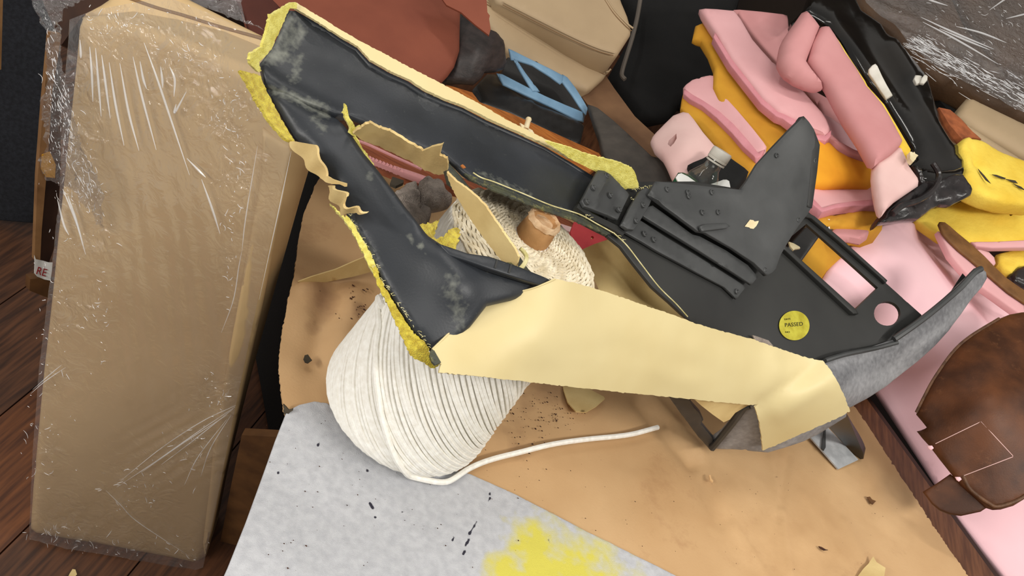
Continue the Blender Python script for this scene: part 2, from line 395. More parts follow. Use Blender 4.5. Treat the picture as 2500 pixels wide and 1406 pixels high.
m_thread = M('purple_thread', (92, 70, 84), (60, 44, 56), 60, .6)
m_fray = M('frayed_thread', (214, 206, 160), (176, 166, 108), 80, .9)
m_filmA = film('stretch_film', strength=1.0, bscale=38, rough=.06, white=.03)
m_filmB = film('bunched_film', strength=1.0, bscale=60, rough=.07, white=.025, tint=(.97, .97, .97))
m_filmC = film('streaked_film', strength=1.0, bscale=16, rough=.1, white=.04, stretch=(1, 6, 6), rot=(0, .2, .6))
def glint_mat(name, f):  # white base colour that paints highlights onto the film
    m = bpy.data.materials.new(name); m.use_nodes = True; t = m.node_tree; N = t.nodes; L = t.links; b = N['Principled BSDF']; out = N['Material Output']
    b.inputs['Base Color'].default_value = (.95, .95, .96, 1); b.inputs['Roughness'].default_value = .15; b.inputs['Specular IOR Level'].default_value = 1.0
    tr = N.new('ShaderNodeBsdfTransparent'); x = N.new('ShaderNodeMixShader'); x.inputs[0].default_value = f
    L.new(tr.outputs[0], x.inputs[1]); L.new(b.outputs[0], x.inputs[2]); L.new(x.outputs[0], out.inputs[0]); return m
m_glint = glint_mat('film_glint', .75); m_pleat_glint = glint_mat('pleat_glint', .4)  # glints are painted highlights; pleats are folds whitened like highlights
m_pet = film('clear_bottle', strength=.12, bscale=40, rough=.03, white=.02, tint=(.9, .92, .9))

AXZ = np.array([.31, .2, .93])
def joined(name, curves, r, mat, parent, sides=5, taper=False):
    V = []; Fc = []
    for P in curves:
        P = np.array(P); n = len(P); tg = np.gradient(P, axis=0); tg /= np.linalg.norm(tg, axis=1, keepdims=True)
        up = np.cross(tg, AXZ); b = len(V); up /= np.linalg.norm(up, axis=1, keepdims=True)+1e-9; wv = np.cross(tg, up)
        for i in range(n):
            for j in range(sides):
                a = 2*math.pi*j/sides; V.append(P[i]+r*(1 if not taper else .15+.85*math.sin(math.pi*(i+.5)/n))*(up[i]*math.cos(a)+wv[i]*math.sin(a)))
        for i in range(n-1):
            for j in range(sides): Fc.append((b+i*sides+j, b+i*sides+(j+1) % sides, b+(i+1)*sides+(j+1) % sides, b+(i+1)*sides+j))
    o = mk(name, V, Fc, mat, parent); o['kind'] = 'stuff'; return o
# ---------------------------------------------------------------- setting: floor, wall
FLZ = -.70
def box(name, lo, hi, mat, parent=None, bev=.0):
    x0, y0, z0 = lo; x1, y1, z1 = hi
    V = [(x, y, z) for x in (x0, x1) for y in (y0, y1) for z in (z0, z1)]
    return mk(name, V, [(0, 1, 3, 2), (4, 6, 7, 5), (0, 4, 5, 1), (2, 3, 7, 6), (0, 2, 6, 4), (1, 5, 7, 3)], mat, parent, smooth=False)
fl = box('floor', (-2.2, -.6, FLZ-.06), (3.6, 4.6, FLZ-.012), m_tdark); fl['kind'] = 'structure'
k = 0
for i in range(28):
    x = -2.2+i*.205; y = -.6-(i*.37 % .9)
    while y < 4.6:
        y2 = min(y+1.5, 4.6); yy = max(y, -.6)
        if y2-yy > .1: box('floor_board', (x+.0015, yy+.0015, FLZ-.012), (x+.2035, y2-.0015, FLZ+rng.uniform(0, .0012)), m_fl2 if (i*7+k) % 3 == 0 else m_fl, fl); k += 1
        y = y2
wl = box('wall_back', (-2.2, 4.6, FLZ-.06), (3.6, 4.7, 2.7), m_wall); wl['kind'] = 'structure'

# ---------------------------------------------------------------- table and bench
def Zp(x, y, z): return W(x, y, dz(x, y, z))
A_ = Zp(2440, 1406, -.004); B_ = Zp(2134, 984, -.004)
tu = (B_-A_)/np.linalg.norm(B_-A_); tv = np.array([tu[1], -tu[0], 0]); tv = tv if tv[0] < 0 else -tv   # tu runs away from us, tv to the left
def obox(name, o, lo, hi, mat, parent, u=None, v=None):
    u = tu if u is None else u; v = tv if v is None else v
    V = [o+u*a+v*b+np.array([0, 0, c]) for a in (lo[0], hi[0]) for b in (lo[1], hi[1]) for c in (lo[2], hi[2])]
    return mk(name, V, [(0, 1, 3, 2), (4, 6, 7, 5), (0, 4, 5, 1), (2, 3, 7, 6), (0, 2, 6, 4), (1, 5, 7, 3)], mat, parent, smooth=False)
TW = 1.05
tb = thing('work_table', 'brown walnut work table under the tan hide', 'table')
obox('tabletop', A_, (-.7, .0, -.036), (1.75, TW, -.008), m_table, tb)
obox('edge_band', A_, (-.7, -.016, -.05), (1.75, -.001, -.010), m_tdark, tb)
for a in (-.6, 1.65):
    for b in (.08, TW-.1): obox('leg', A_, (a, b, FLZ+.004), (a+.06, b+.06, -.037), m_tdark, tb)
bn = thing('storage_bench', 'dark low bench under the foam pile beside the table', 'bench')
obox('bench_top', A_, (-.5, -1.9, -.16), (2.3, -.05, -.12), m_tdark, bn)
for a in (-.4, 2.2):
    for b in (-1.8, -.15): obox('leg', A_, (a, b, FLZ+.004), (a+.06, b+.06, -.16), m_tdark, bn)

# ---------------------------------------------------------------- tan hide with its folded-over suede corner
TBL = S((800, 500, 'z', .0), (700, 1300, 'z', .0), (2200, 1200, 'z', .0))
def blob(pts):
    def f(x, y):
        s = np.zeros_like(x)
        for (px, py, r, a) in pts: s = np.maximum(s, a*np.exp(-((x-px)**2+(y-py)**2)/(2*r*r)))
        return s
    return f
def lines(ls):
    def f(x, y):
        s = np.zeros_like(x)
        for (x0, y0, x1, y1, wd, a) in ls:
            t = np.clip(((x-x0)*(x1-x0)+(y-y0)*(y1-y0))/((x1-x0)**2+(y1-y0)**2), 0, 1)
            s = s+a*np.exp(-((x-x0-t*(x1-x0))**2+(y-y0-t*(y1-y0))**2)/(2*wd*wd))
        return s
    return f
hide = thing('leather_hide', 'large tan leather hide spread over the work table', 'leather')
creases = lines([(1880, 1120, 1905, 1250, 5, .0022), (1905, 1250, 1930, 1406, 6, .003), (1925, 1110, 1900, 1270, 5, -.002), (1560, 980, 1690, 1130, 12, -.006), (1585, 970, 1710, 1110, 10, .006), (1700, 1130, 1760, 1270, 16, -.003), (1790, 1280, 1870, 1406, 6, .002), (2060, 1270, 2130, 1406, 6, .002), (1955, 1200, 2040, 1300, 5, .0015),
                 (770, 880, 800, 720, 22, -.006), (830, 900, 860, 720, 22, .005), (735, 700, 800, 690, 10, .004)])
slab('hide_sheet', [(781, 434), (770, 452), (755, 490), (742, 520), (734, 560), (727, 595), (722, 640), (719, 670), (710, 705), (703, 735), (696, 775), (688, 815), (683, 860), (681, 899), (686, 950), (692, 1000), (740, 1100), (1000, 1240), (1150, 1270), (1300, 1340), (1500, 1480), (1700, 1640), (2540, 1640), (2460, 1530), (2359, 1400), (2275, 1278), (2200, 1164), (2092, 998), (2040, 930), (1800, 640), (1500, 520), (1250, 440), (1000, 380), (890, 388)],
     TBL, .0035, m_hide, hide, step=11, jag=.8, bump=lambda x, y: creases(x, y)*1.5+.0012*fbm(x/120, y/120, 3),
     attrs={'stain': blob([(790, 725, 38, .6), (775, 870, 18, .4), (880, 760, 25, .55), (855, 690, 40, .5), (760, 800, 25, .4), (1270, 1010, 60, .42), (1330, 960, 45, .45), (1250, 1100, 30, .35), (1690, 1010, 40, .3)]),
            'stain2': blob([(2200, 1250, 80, .4), (1900, 1300, 120, .35), (2050, 1150, 60, .35)])})
yl = blob([(1240, 1400, 45, .9), (1300, 1330, 55, .85), (1420, 1390, 90, .7), (1330, 1406, 80, .9), (1480, 1350, 35, .5), (1350, 1280, 25, .45), (1560, 1406, 40, .4), (1200, 1380, 25, .7)])
ink = lines([(1167, 1272, 1148, 1302, 1.8, .9), (1148, 1302, 1131, 1354, 1.6, .9), (1197, 1196, 1195, 1222, 1.8, .9), (904, 1228, 911, 1238, 3, .9), (1107, 1309, 1106, 1318, 2, .9), (1340, 1315, 1344, 1322, 2, .9), (778, 1080, 776, 1088, 2, .9), (680, 1152, 677, 1156, 2, .8), (917, 1262, 922, 1264, 1.5, .9), (983, 1250, 986, 1252, 2, .8), (895, 1147, 900, 1150, 2.4, .8)])
slab('suede_flap', [(700, 1004), (730, 988), (768, 979), (800, 984), (900, 1060), (1050, 1130), (1150, 1155), (1260, 1206), (1400, 1278), (1560, 1358), (1650, 1404), (1860, 1508), (1980, 1580), (468, 1580), (556, 1385), (600, 1275), (640, 1165), (672, 1075)],
     S((700, 1010, 'z', .008), (1640, 1400, 'z', .008), (560, 1400, 'z', .008)), .004, m_suede_w, hide, sm=False, step=6.5, rnd=.002, bump=lambda x, y: .0003*fbm(x/9, y/9, 8, 2)+.002*fbm(x/90, y/90, 5),
     attrs={'yellow': lambda x, y: yl(x, y), 'ink': lambda x, y: ink(x, y)*1.2})
slab('fold_corner', [(691, 985), (704, 1000), (716, 996), (713, 1003), (700, 1014), (692, 1010)], S((700, 1000, 'z', .012)), .004, m_dscrap, hide, jag=1)
# crumbs and specks on the hide and the suede
V = []; Fc = []
def crumb(x, y, z, s):
    c = Zp(x, y, z); a = rng.uniform(0, 6.3); n = int(rng.integers(3, 6)); b = len(V)
    for i in range(n):
        t = a+6.283*i/n; r = s*rng.uniform(.5, 1.3); V.append(c+np.array([r*math.cos(t)*1.4, r*math.sin(t), 0]))
    V.append(c+np.array([0, 0, s*.6]))
    for i in range(n): Fc.append((b+i, b+(i+1) % n, b+n))
    Fc.append(tuple(b+i for i in range(n)))
for i in range(110):
    x, y = rng.normal((1335, 1010), (55, 45)); 
    if 1140 < x < 1460 and y > 950: crumb(x, y, .0045, rng.uniform(.0006, .002))
for i in range(38):
    x, y = rng.normal((880, 745), (42, 38))
    if x < 900 and y > 690: crumb(x, y, .008, rng.uniform(.0008, .0026))
for i in range(60): crumb(rng.uniform(1200, 2200), rng.uniform(1120, 1400), .005, rng.uniform(.0004, .0011))
for i in range(80):
    x, y = rng.uniform(640, 1300), rng.uniform(1020, 1400)
    crumb(x, y, .0105, rng.uniform(.0004, .0011))
tag(mk('leather_crumbs', V, Fc, m_crumb, smooth=False), 'dark brown crumbs scattered over the tan hide and white suede', 'crumbs', kind='stuff')
def chip(name, pts, label, mat=m_crumb, z=.006, cat='leather scrap'):
    return tag(slab(name, pts, S((pts[0][0], pts[0][1], 'z', z), (pts[0][0]+100, pts[0][1], 'z', z), (pts[0][0], pts[0][1]+100, 'z', z)), .0015, mat, step=6), label, cat)
chip('leather_chip', [(2117, 1213), (2124, 1212), (2129, 1219), (2139, 1223), (2131, 1231), (2126, 1228), (2123, 1222)], 'small brown leather chip on the right of the tan hide', m_brownbd)
chip('leather_sliver', [(1999, 1333), (2006, 1335), (2016, 1341), (2022, 1342), (2012, 1343), (2003, 1338)], 'thin brown sliver low on the tan hide right of centre')
chip('leather_curl', [(1731, 1160), (1735, 1159), (1737, 1168), (1742, 1174), (1740, 1177), (1734, 1172)], 'tiny pale curl of leather on the middle of the tan hide', m_ltan)
chip('torn_fleck', [(744, 867), (752, 865), (758, 874), (762, 879), (752, 886), (745, 884), (741, 876)], 'small torn dark fleck on the left part of the tan hide', m_dscrap, .01)
tag(slab('cream_scrap', [(1374, 940), (1376, 952), (1386, 982), (1406, 1004), (1430, 1006), (1455, 992), (1477, 973), (1474, 968), (1440, 950), (1420, 938)], S((1374, 940, 'z', .004), (1477, 970, 'z', .012), (1420, 1005, 'z', .016)), .002, m_cream_in, step=10), 'rounded cream leather offcut showing under the long cream cover', 'leather scrap')
tag(slab('cream_scrap', [(728, 688), (760, 676), (820, 658), (870, 636), (905, 622), (916, 650), (905, 664), (860, 676), (800, 688), (770, 692), (745, 693)], S((728, 688, 'z', .006), (905, 622, 'z', .06), (905, 664, 'z', .02)), .002, m_cream_in, step=10), 'long tapering cream leather strip lying across the left of the hide', 'leather scrap')
tag(slab('cream_scrap', [(2132, 1358), (2140, 1372), (2162, 1386), (2158, 1412), (2090, 1412), (2108, 1388), (2120, 1376)], S((2132, 1358, 'z', .01), (2162, 1386, 'z', .02), (2090, 1412, 'z', .004)), .002, m_cream_in, step=10), 'pointed cream leather scrap at the near edge of the hide', 'leather scrap')
tag(slab('cream_scrap', [(177, 1389), (184, 1390), (188, 1402), (178, 1412), (164, 1412), (170, 1400)], S((177, 1389, 'z', FLZ+.01), (277, 1389, 'z', FLZ+.01), (177, 1480, 'z', FLZ+.01)), .003, m_cream_in, step=8), 'small cream scrap on the wooden floor below the wrapped pack', 'leather scrap')

# ---------------------------------------------------------------- cone of cotton cord
ck = obox('side_cloth', A_, (-.7, TW-.012, -.66), (1.7, TW-.004, -.014), m_void, tb); ck['label'] = 'black cloth hanging down the left side of the table'
cone = thing('cord_cone', 'large upright cone of white cotton piping cord on the hide', 'cord')
CT = Zp(1290, 592, .355); CB = np.array([-.050, .894, .016])
ax = CT-CB; CL = np.linalg.norm(ax); axn, cu_, cv_ = frame(ax)
def crad(t):   # t 0..1 along the axis: rounded shoulders at both ends
    r = .125+(.100-.125)*t
    e = np.minimum(np.clip(t/.10, 0, 1), 1.0); r = r*(.80+.20*np.sqrt(1-(1-e)**2))
    e = np.clip((1-t)/.07, 0, 1); return r*(.84+.16*np.sqrt(1-(1-e)**2))
def cpt(t, a, o=0.): return CB+axn*(t*CL)+(crad(t)+o)*(cu_*math.cos(a)+cv_*math.sin(a))
ts = np.linspace(0.003, 1, 40); prof = [(t*CL, float(crad(t))-.0022) for t in ts]+[(CL+.006, .05), (CL+.008, .02)]
core = lathe('cord_body', CB, ax, prof, m_cord, cone, 72)
bvh = BVHTree.FromPolygons([v.co for v in core.data.vertices], [tuple(p.vertices) for p in core.data.polygons])
NS = 92; SW = 3.3; cs = []
for i in range(NS):
    a0 = 2*math.pi*i/NS; cs.append([cpt(t, a0-SW*(t**.62)+.02*math.sin(9*t+i), -.0004+.0006*math.sin(i*2.4)) for t in np.linspace(.004, .985, 54)])
joined('wound_cord', cs, .0031, m_cord, cone)
cs = []
for i in range(23):
    r = .026+i*.0034; z = CL+.0075-.014*(max(0, r-.05)/.05)**2
    cs.append([CB+axn*(z+.0012*math.sin(31*a+i*2.2))+(r+.0011*math.sin(17*a+i*1.7)+.0008*math.sin(43*a+i))*(cu_*math.cos(a)+cv_*math.sin(a)) for a in np.linspace(0, 2*math.pi, 110)])
joined('wound_top', cs, .0023, m_cord2, cone)
lathe('cardboard_core', CB+axn*(CL-.01), ax, [(0, .023), (.03, .0215), (.048, .019), (.050, .0165), (.046, .0125), (.0, .011)], m_card, cone, 28, wob=lambda i, j: 1+.035*math.sin(j*1.3+i))
lathe('torn_rim', CB+axn*(CL+.034), ax, [(0, .0218), (.004, .0215), (.008, .0195), (.006, .0165), (.002, .014)], m_card_l, cone, 28, wob=lambda i, j: 1+.05*math.sin(j*2.1+i*2))
# the loose end: down the side, round the foot and out over the table
def hit(x, y):
    v = F+(x-CX)/FPX*RI-(y-CY)/FPX*UI; return v, bvh.ray_cast(Vector(CAM), Vector(v).normalized())
P = []
for (x, y) in catmull([(944, 752), (936, 800), (928, 850), (927, 900), (930, 950), (938, 1010), (950, 1060), (968, 1110), (995, 1145), (1030, 1166), (1062, 1172)], 8)[:-16]:
    v, h = hit(x, y)
    if h[0]: P.append(np.array(h[0])+np.array(h[1])*.0065*(1 if np.dot(h[1], v) < 0 else -1))
tab = [(1085, 1182), (1112, 1166), (1140, 1145), (1180, 1127), (1225, 1114), (1270, 1104), (1340, 1085), (1400, 1076), (1450, 1070), (1500, 1066), (1545, 1060), (1580, 1050), (1606, 1043)]
P = [p for p in P]+[Zp(x, y, .014) for x, y in tab]
P = np.array(P); Q = []
for i in range(len(P)-1):
    for t in np.linspace(0, 1, 4, endpoint=False): Q.append(P[i]*(1-t)+P[i+1]*t)
Q = np.array(Q+[P[-1]]); 
for _ in range(4): Q[1:-1] = (Q[:-2]+2*Q[1:-1]+Q[2:])/4
tube('loose_cord', Q, .0042, m_cord, cone, 8)
# ---------------------------------------------------------------- the stripped console trim panel
trim = thing('trim_panel', 'black A-shaped vehicle trim panel half stripped of its cream leather cover', 'trim panel')
T = S((640, 100, 1.02), (700, 340, 1.0), (880, 560, .95), (1060, 880, .93), (1000, 190, 1.07), (1250, 640, .985), (1480, 500, 1.17), (1250, 320, 1.12), (1630, 740, 1.19), (1330, 690, 1.02), (1936, 290, 1.40), (2160, 690, 1.53), (1850, 830, 1.32), (2400, 670, 1.62), (2260, 770, 1.52), (2060, 1000, 1.42), (1736, 1100, 1.47), (1860, 1000, 1.33), (1450, 940, 1.10))
upA = lines([(640, 190, 830, 290, 16, .008), (760, 80, 1480, 470, 60, -.012), (690, 60, 640, 160, 25, .004)])
slab('upper_arm', [(724, 18), (745, 30), (766, 42), (800, 62), (832, 84), (874, 108), (904, 141), (952, 168), (1000, 189), (1042, 216), (1090, 237), (1138, 255), (1195, 285), (1270, 318), (1340, 351), (1405, 390), (1455, 422), (1490, 446), (1530, 490), (1535, 560), (1495, 574), (1450, 551), (1405, 527), (1336, 506), (1270, 479), (1210, 452), (1150, 428), (1134, 416), (1105, 388), (1082, 365), (1045, 361), (1000, 345), (952, 321), (904, 300), (853, 282), (818, 285), (750, 262), (690, 232), (645, 212), (640, 186), (634, 156), (650, 135), (664, 117), (688, 65), (706, 18)],
     T, .012, m_blk, trim, step=14, rnd=.004, bump=lambda x, y: upA(x, y)+.0015*fbm(x/70, y/70, 2),
     attrs={'scuffs': lambda x, y: lines([(715, 40, 672, 130, 16, .42), (745, 60, 720, 100, 7, .5), (650, 150, 700, 130, 10, .45), (660, 222, 800, 270, 7, .5), (735, 130, 715, 200, 8, .45), (1170, 412, 1300, 470, 5, .4), (1340, 500, 1400, 520, 5, .4)])(x, y)})
loA = lines([(700, 260, 1110, 690, 40, .009), (830, 300, 1010, 560, 14, .006), (1075, 640, 1130, 720, 26, .004), (650, 215, 820, 300, 10, -.006)])
slab('lower_arm', [(640, 196), (690, 216), (750, 246), (800, 272), (823, 290), (850, 325), (870, 355), (889, 385), (925, 430), (964, 484), (990, 522), (1015, 553), (1045, 583), (1084, 610), (1132, 634), (1190, 652), (1249, 667), (1300, 682), (1329, 688), (1326, 712), (1260, 732), (1190, 748), (1150, 800), (1090, 860), (1053, 862), (1030, 836), (999, 800), (975, 762), (954, 725), (930, 685), (915, 650), (895, 604), (868, 565), (850, 532), (838, 500), (828, 470), (806, 440), (790, 420), (766, 380), (740, 355), (718, 342), (695, 305), (676, 270), (660, 240)],
     T, .014, m_blk, trim, step=13, rnd=.009, off=.004, bump=lambda x, y: loA(x, y)*1.0,
     attrs={'scuffs': lambda x, y: lines([(665, 225, 800, 285, 7, .5), (760, 300, 800, 330, 8, .4), (905, 440, 900, 460, 5, .5), (985, 585, 1035, 625, 2.5, .6), (1090, 690, 1120, 790, 14, .33), (860, 545, 930, 660, 8, .3)])(x, y)})
slab('window_strut', [(1086, 374), (1100, 386), (1135, 425), (1160, 456), (1186, 490), (1215, 530), (1245, 570), (1275, 612), (1300, 650), (1329, 688), (1300, 700), (1275, 690), (1255, 662), (1262, 640), (1250, 606), (1218, 556), (1186, 508), (1140, 462), (1100, 430)],
     T, .010, m_blk_dirty, trim, rnd=.002, off=-.006)
slab('cross_rail', [(1132, 634), (1180, 640), (1249, 660), (1300, 680), (1326, 692), (1290, 700), (1240, 685), (1180, 668), (1130, 652), (1090, 640), (1060, 610)], T, .010, m_blk, trim, rnd=.002, off=.016, step=10)
for (x, y) in ((1195, 656), (1225, 665)): slab('rail_groove', [(x, y-9), (x+4, y-8), (x-2, y+10), (x-6, y+9)], T, .002, m_plate, trim, off=.0168, step=6)
slab('glue_stain', [(1134, 424), (1160, 432), (1200, 447), (1262, 474), (1330, 502), (1400, 522), (1452, 546), (1489, 570), (1480, 574), (1440, 556), (1400, 538), (1330, 516), (1262, 490), (1200, 464), (1150, 440)], T, .002, m_blk_dirty, trim, off=.001, step=12, jag=.8)
# leather still stuck along the edges
slab('cover_flap', [(724, 6), (712, 6), (690, 18), (661, 36), (655, 60), (652, 78), (646, 98), (640, 114), (626, 124), (613, 132), (610, 145), (613, 156), (622, 168), (631, 177), (638, 174), (634, 160), (634, 152), (650, 135), (664, 117), (676, 90), (690, 60), (700, 35), (708, 20), (726, 20)],
     S((724, 6, 1.04), (661, 36, 1.0), (613, 145, .985), (635, 175, 1.005), (690, 60, 1.02), (664, 117, 1.012)), .004, m_pale, trim, jag=.8, step=9)
slab('cover_flap', [(586, 171), (610, 176), (637, 184), (640, 198), (649, 216), (662, 244), (676, 270), (697, 308), (720, 344), (700, 340), (682, 324), (664, 303), (642, 270), (622, 237), (604, 202)],
     S((586, 171, .97), (720, 344, .99), (640, 190, 1.0), (640, 270, .985)), .004, m_yel, trim, jag=.8, step=9, bump=lambda x, y: .001*fbm(x/8, y/8, 4))
slab('cover_strip', [(712, 8), (726, 5), (750, 20), (790, 44), (835, 72), (880, 98), (940, 129), (1000, 161), (1045, 184), (1090, 207), (1135, 231), (1180, 255), (1240, 290), (1310, 326), (1364, 350), (1400, 365), (1405, 388), (1340, 353), (1270, 320), (1195, 287), (1138, 257), (1090, 239), (1042, 218), (1000, 191), (952, 170), (904, 143), (874, 110), (832, 86), (766, 44), (724, 20)],
     T, .004, m_cream, trim, jag=.5, step=12, off=-.002)
slab('cover_flap', [(1330, 345), (1364, 351), (1400, 364), (1436, 378), (1470, 386), (1499, 393), (1530, 404), (1544, 411), (1551, 422), (1556, 440), (1560, 458), (1545, 460), (1528, 462), (1505, 448), (1477, 430), (1440, 412), (1400, 392), (1365, 368)],
     S((1330, 345, 1.13), (1544, 411, 1.19), (1528, 462, 1.21), (1440, 412, 1.17), (1440, 378, 1.155)), .003, m_pale, trim, step=11, jag=.7)
slab('edge_fringe', [(903, 648), (915, 648), (930, 685), (954, 725), (975, 762), (999, 800), (1020, 822), (1041, 842), (1050, 860), (1070, 890), (1053, 897), (1028, 882), (1002, 866), (992, 848), (984, 830), (964, 786), (945, 743), (924, 700)],
     T, .005, m_yel, trim, jag=1.3, step=9, off=.003, bump=lambda x, y: .0025*fbm(x/6, y/6, 6))
slab('edge_fringe', [(804, 496), (822, 512), (840, 530), (850, 529), (866, 552), (880, 574), (904, 618), (926, 665), (912, 668), (900, 648), (884, 612), (868, 580), (852, 555), (838, 533), (820, 514)],
     T, .005, m_pale, trim, jag=1.3, step=8, off=.001, bump=lambda x, y: .0015*fbm(x/6, y/6, 7))
slab('edge_fringe', [(862, 330), (868, 334), (890, 372), (925, 425), (960, 476), (990, 516), (1014, 548), (1020, 556), (1012, 557), (985, 522), (955, 480), (920, 432), (885, 384), (860, 345)],
     T, .004, m_pale, trim, jag=1.0, step=8, off=.003)
slab('twisted_flap', [(703, 345), (721, 345), (742, 349), (763, 354), (774, 368), (781, 381), (787, 402), (791, 422), (793, 430), (805, 433), (822, 440), (838, 448), (836, 456), (828, 450), (815, 449), (800, 445), (778, 436), (760, 418), (742, 397), (722, 372), (712, 357)],
     S((703, 345, .99), (763, 354, .95), (790, 425, .955), (742, 397, .965), (838, 448, .93), (778, 436, .96)), .003, m_cream_in, trim, step=8, bump=lambda x, y: .003*np.sin((x+y)/14.))
slab('twisted_flap', [(796, 454), (810, 455), (828, 466), (841, 475), (846, 481), (836, 482), (838, 499), (850, 508), (868, 511), (882, 514), (895, 521), (882, 520), (870, 521), (859, 525), (846, 520), (838, 524), (822, 506), (808, 484), (800, 470)],
     S((796, 454, .945), (844, 481, .905), (895, 521, .90), (838, 524, .935), (808, 484, .94)), .003, m_cream_in, trim, step=7, bump=lambda x, y: .003*np.sin(x/7.+y/16.))
slab('window_lining', [(862, 328), (876, 314), (904, 301), (950, 322), (1000, 350), (1030, 367), (1042, 364), (1060, 359), (1081, 353), (1076, 368), (1072, 380), (1090, 388), (1093, 400), (1091, 426), (1070, 428), (1042, 418), (1015, 403), (994, 391), (960, 374), (925, 358), (890, 345)],
     S((862, 328, .995), (1090, 388, 1.0), (1080, 353, .97), (1042, 418, 1.06), (925, 358, 1.05), (950, 322, 1.0)), .003, m_cream_in, trim, step=10, jag=.7, bump=lambda x, y: .002*fbm(x/25, y/25, 5))
slab('strut_lining', [(1090, 420), (1110, 440), (1138, 460), (1165, 482), (1186, 505), (1216, 550), (1240, 584), (1258, 610), (1266, 628), (1262, 645), (1255, 664), (1240, 655), (1210, 619), (1180, 580), (1150, 538), (1128, 502), (1104, 462), (1091, 428)],
     S((1090, 424, 1.0), (1216, 550, .985), (1266, 628, .985), (1255, 664, 1.0), (1150, 538, 1.01)), .003, m_cream_in, trim, step=10, jag=.5)
slab('torn_tongue', [(843, 254), (848, 262), (850, 276), (856, 290), (864, 302), (868, 312), (880, 306), (870, 322), (862, 332), (854, 326), (855, 310), (846, 296), (838, 276)],
     S((843, 254, .98), (866, 330, 1.0), (880, 306, 1.0)), .004, m_pale, trim, step=6, jag=.8)
tube('curled_strip', pxline([(1262, 612), (1270, 620), (1276, 632), (1272, 646), (1262, 658), (1254, 664)], T, .006), .0026, m_fray, trim)
slab('sheet_lining', [(1417, 611), (1450, 596), (1486, 584), (1505, 592), (1522, 606), (1548, 636), (1570, 665), (1602, 702), (1630, 736), (1662, 770), (1690, 800), (1640, 800), (1560, 770), (1470, 730), (1462, 707), (1450, 680), (1438, 656)],
     S((1417, 611, 1.30), (1500, 590, 1.22), (1690, 800, 1.25), (1462, 720, 1.22), (1570, 700, 1.26)), .003, m_cream_in, trim, step=14)
tube('frayed_edge', pxline([(1490, 573), (1522, 603), (1558, 649), (1600, 702), (1642, 742), (1670, 772)], T, .006), .0008, m_fray, trim, 6)
tube('frayed_edge', pxline([(1150, 430), (1170, 442), (1200, 452), (1240, 468), (1270, 480), (1336, 507), (1405, 528), (1450, 552), (1489, 573)], T, .006), .0008, m_fray, trim, 6)
# frayed fibres
cs = []
for (a, b, n) in (((905, 655), (1040, 842), 40), ((850, 530), (925, 665), 24), ((1530, 470), (1580, 460), 24), ((1525, 490), (1555, 520), 16), ((1410, 530), (1520, 600), 8)):
    for i in range(n):
        t = rng.uniform(); x = a[0]+(b[0]-a[0])*t; y = a[1]+(b[1]-a[1])*t; l = rng.uniform(4, 10); an = rng.uniform(-1.2, .9)
        q = [(x+l*s_*math.cos(an+s_*.6), y+l*s_*math.sin(an+s_*.6)) for s_ in (0, .35, .7, 1)]; q = np.array(q)
        cs.append(T.p3(q[:, 0], q[:, 1], .009+rng.uniform(0, .003)))
joined('loose_fibres', cs, .0003, m_fray, trim, 4)
# back plate with two openings
B = T
ci = [(2170+32*math.cos(a), 763+30*math.sin(a)) for a in np.linspace(0, 2*math.pi, 24, endpoint=False)]
slab('back_plate', [(1489, 572), (1522, 599), (1558, 647), (1600, 701), (1642, 740), (1672, 770), (1720, 812), (1830, 850), (1990, 890), (2015, 890), (2060, 872), (2113, 851), (2172, 836), (2260, 775), (2254, 765), (2162, 683), (2164, 678), (2050, 580), (1975, 512), (1955, 500), (1930, 480), (1700, 440), (1560, 440), (1480, 500)],
     B, .006, m_plate, trim, holes=[[(1974, 546), (2148, 700), (2085, 761), (1909, 600)], ci], step=16, off=-.004, rnd=.0015)
slab('frame_rim', [(1955, 512), (1985, 528), (2050, 583), (2164, 686), (2160, 692), (2046, 592), (1976, 534), (1950, 528)], B, .012, m_plate, trim, off=.004, step=12, rnd=.0015)
slab('frame_rim', [(1907, 592), (1902, 604), (2078, 768), (2092, 768), (2086, 758), (1912, 600)], B, .014, m_plate, trim, off=.005, step=12, rnd=.0015)
slab('inner_bar', [(1972, 548), (2004, 575), (1957, 640), (1945, 646), (1920, 606)], S((1972, 548, 1.62), (2004, 575, 1.62), (1945, 640, 1.58)), .02, m_tray, trim, step=10, rnd=.004)
slab('light_tab', [(1926, 590), (1938, 594), (1952, 602), (1954, 606), (1940, 608), (1938, 611), (1930, 602)], S((1926, 590, 1.56), (1954, 606, 1.56), (1938, 611, 1.55)), .003, m_peg, trim, step=8)
slab('label_edge', [(1832, 818), (1845, 822), (1872, 832), (1884, 846), (1860, 842), (1840, 832)], B, .002, m_rag, trim, off=.004, step=8)
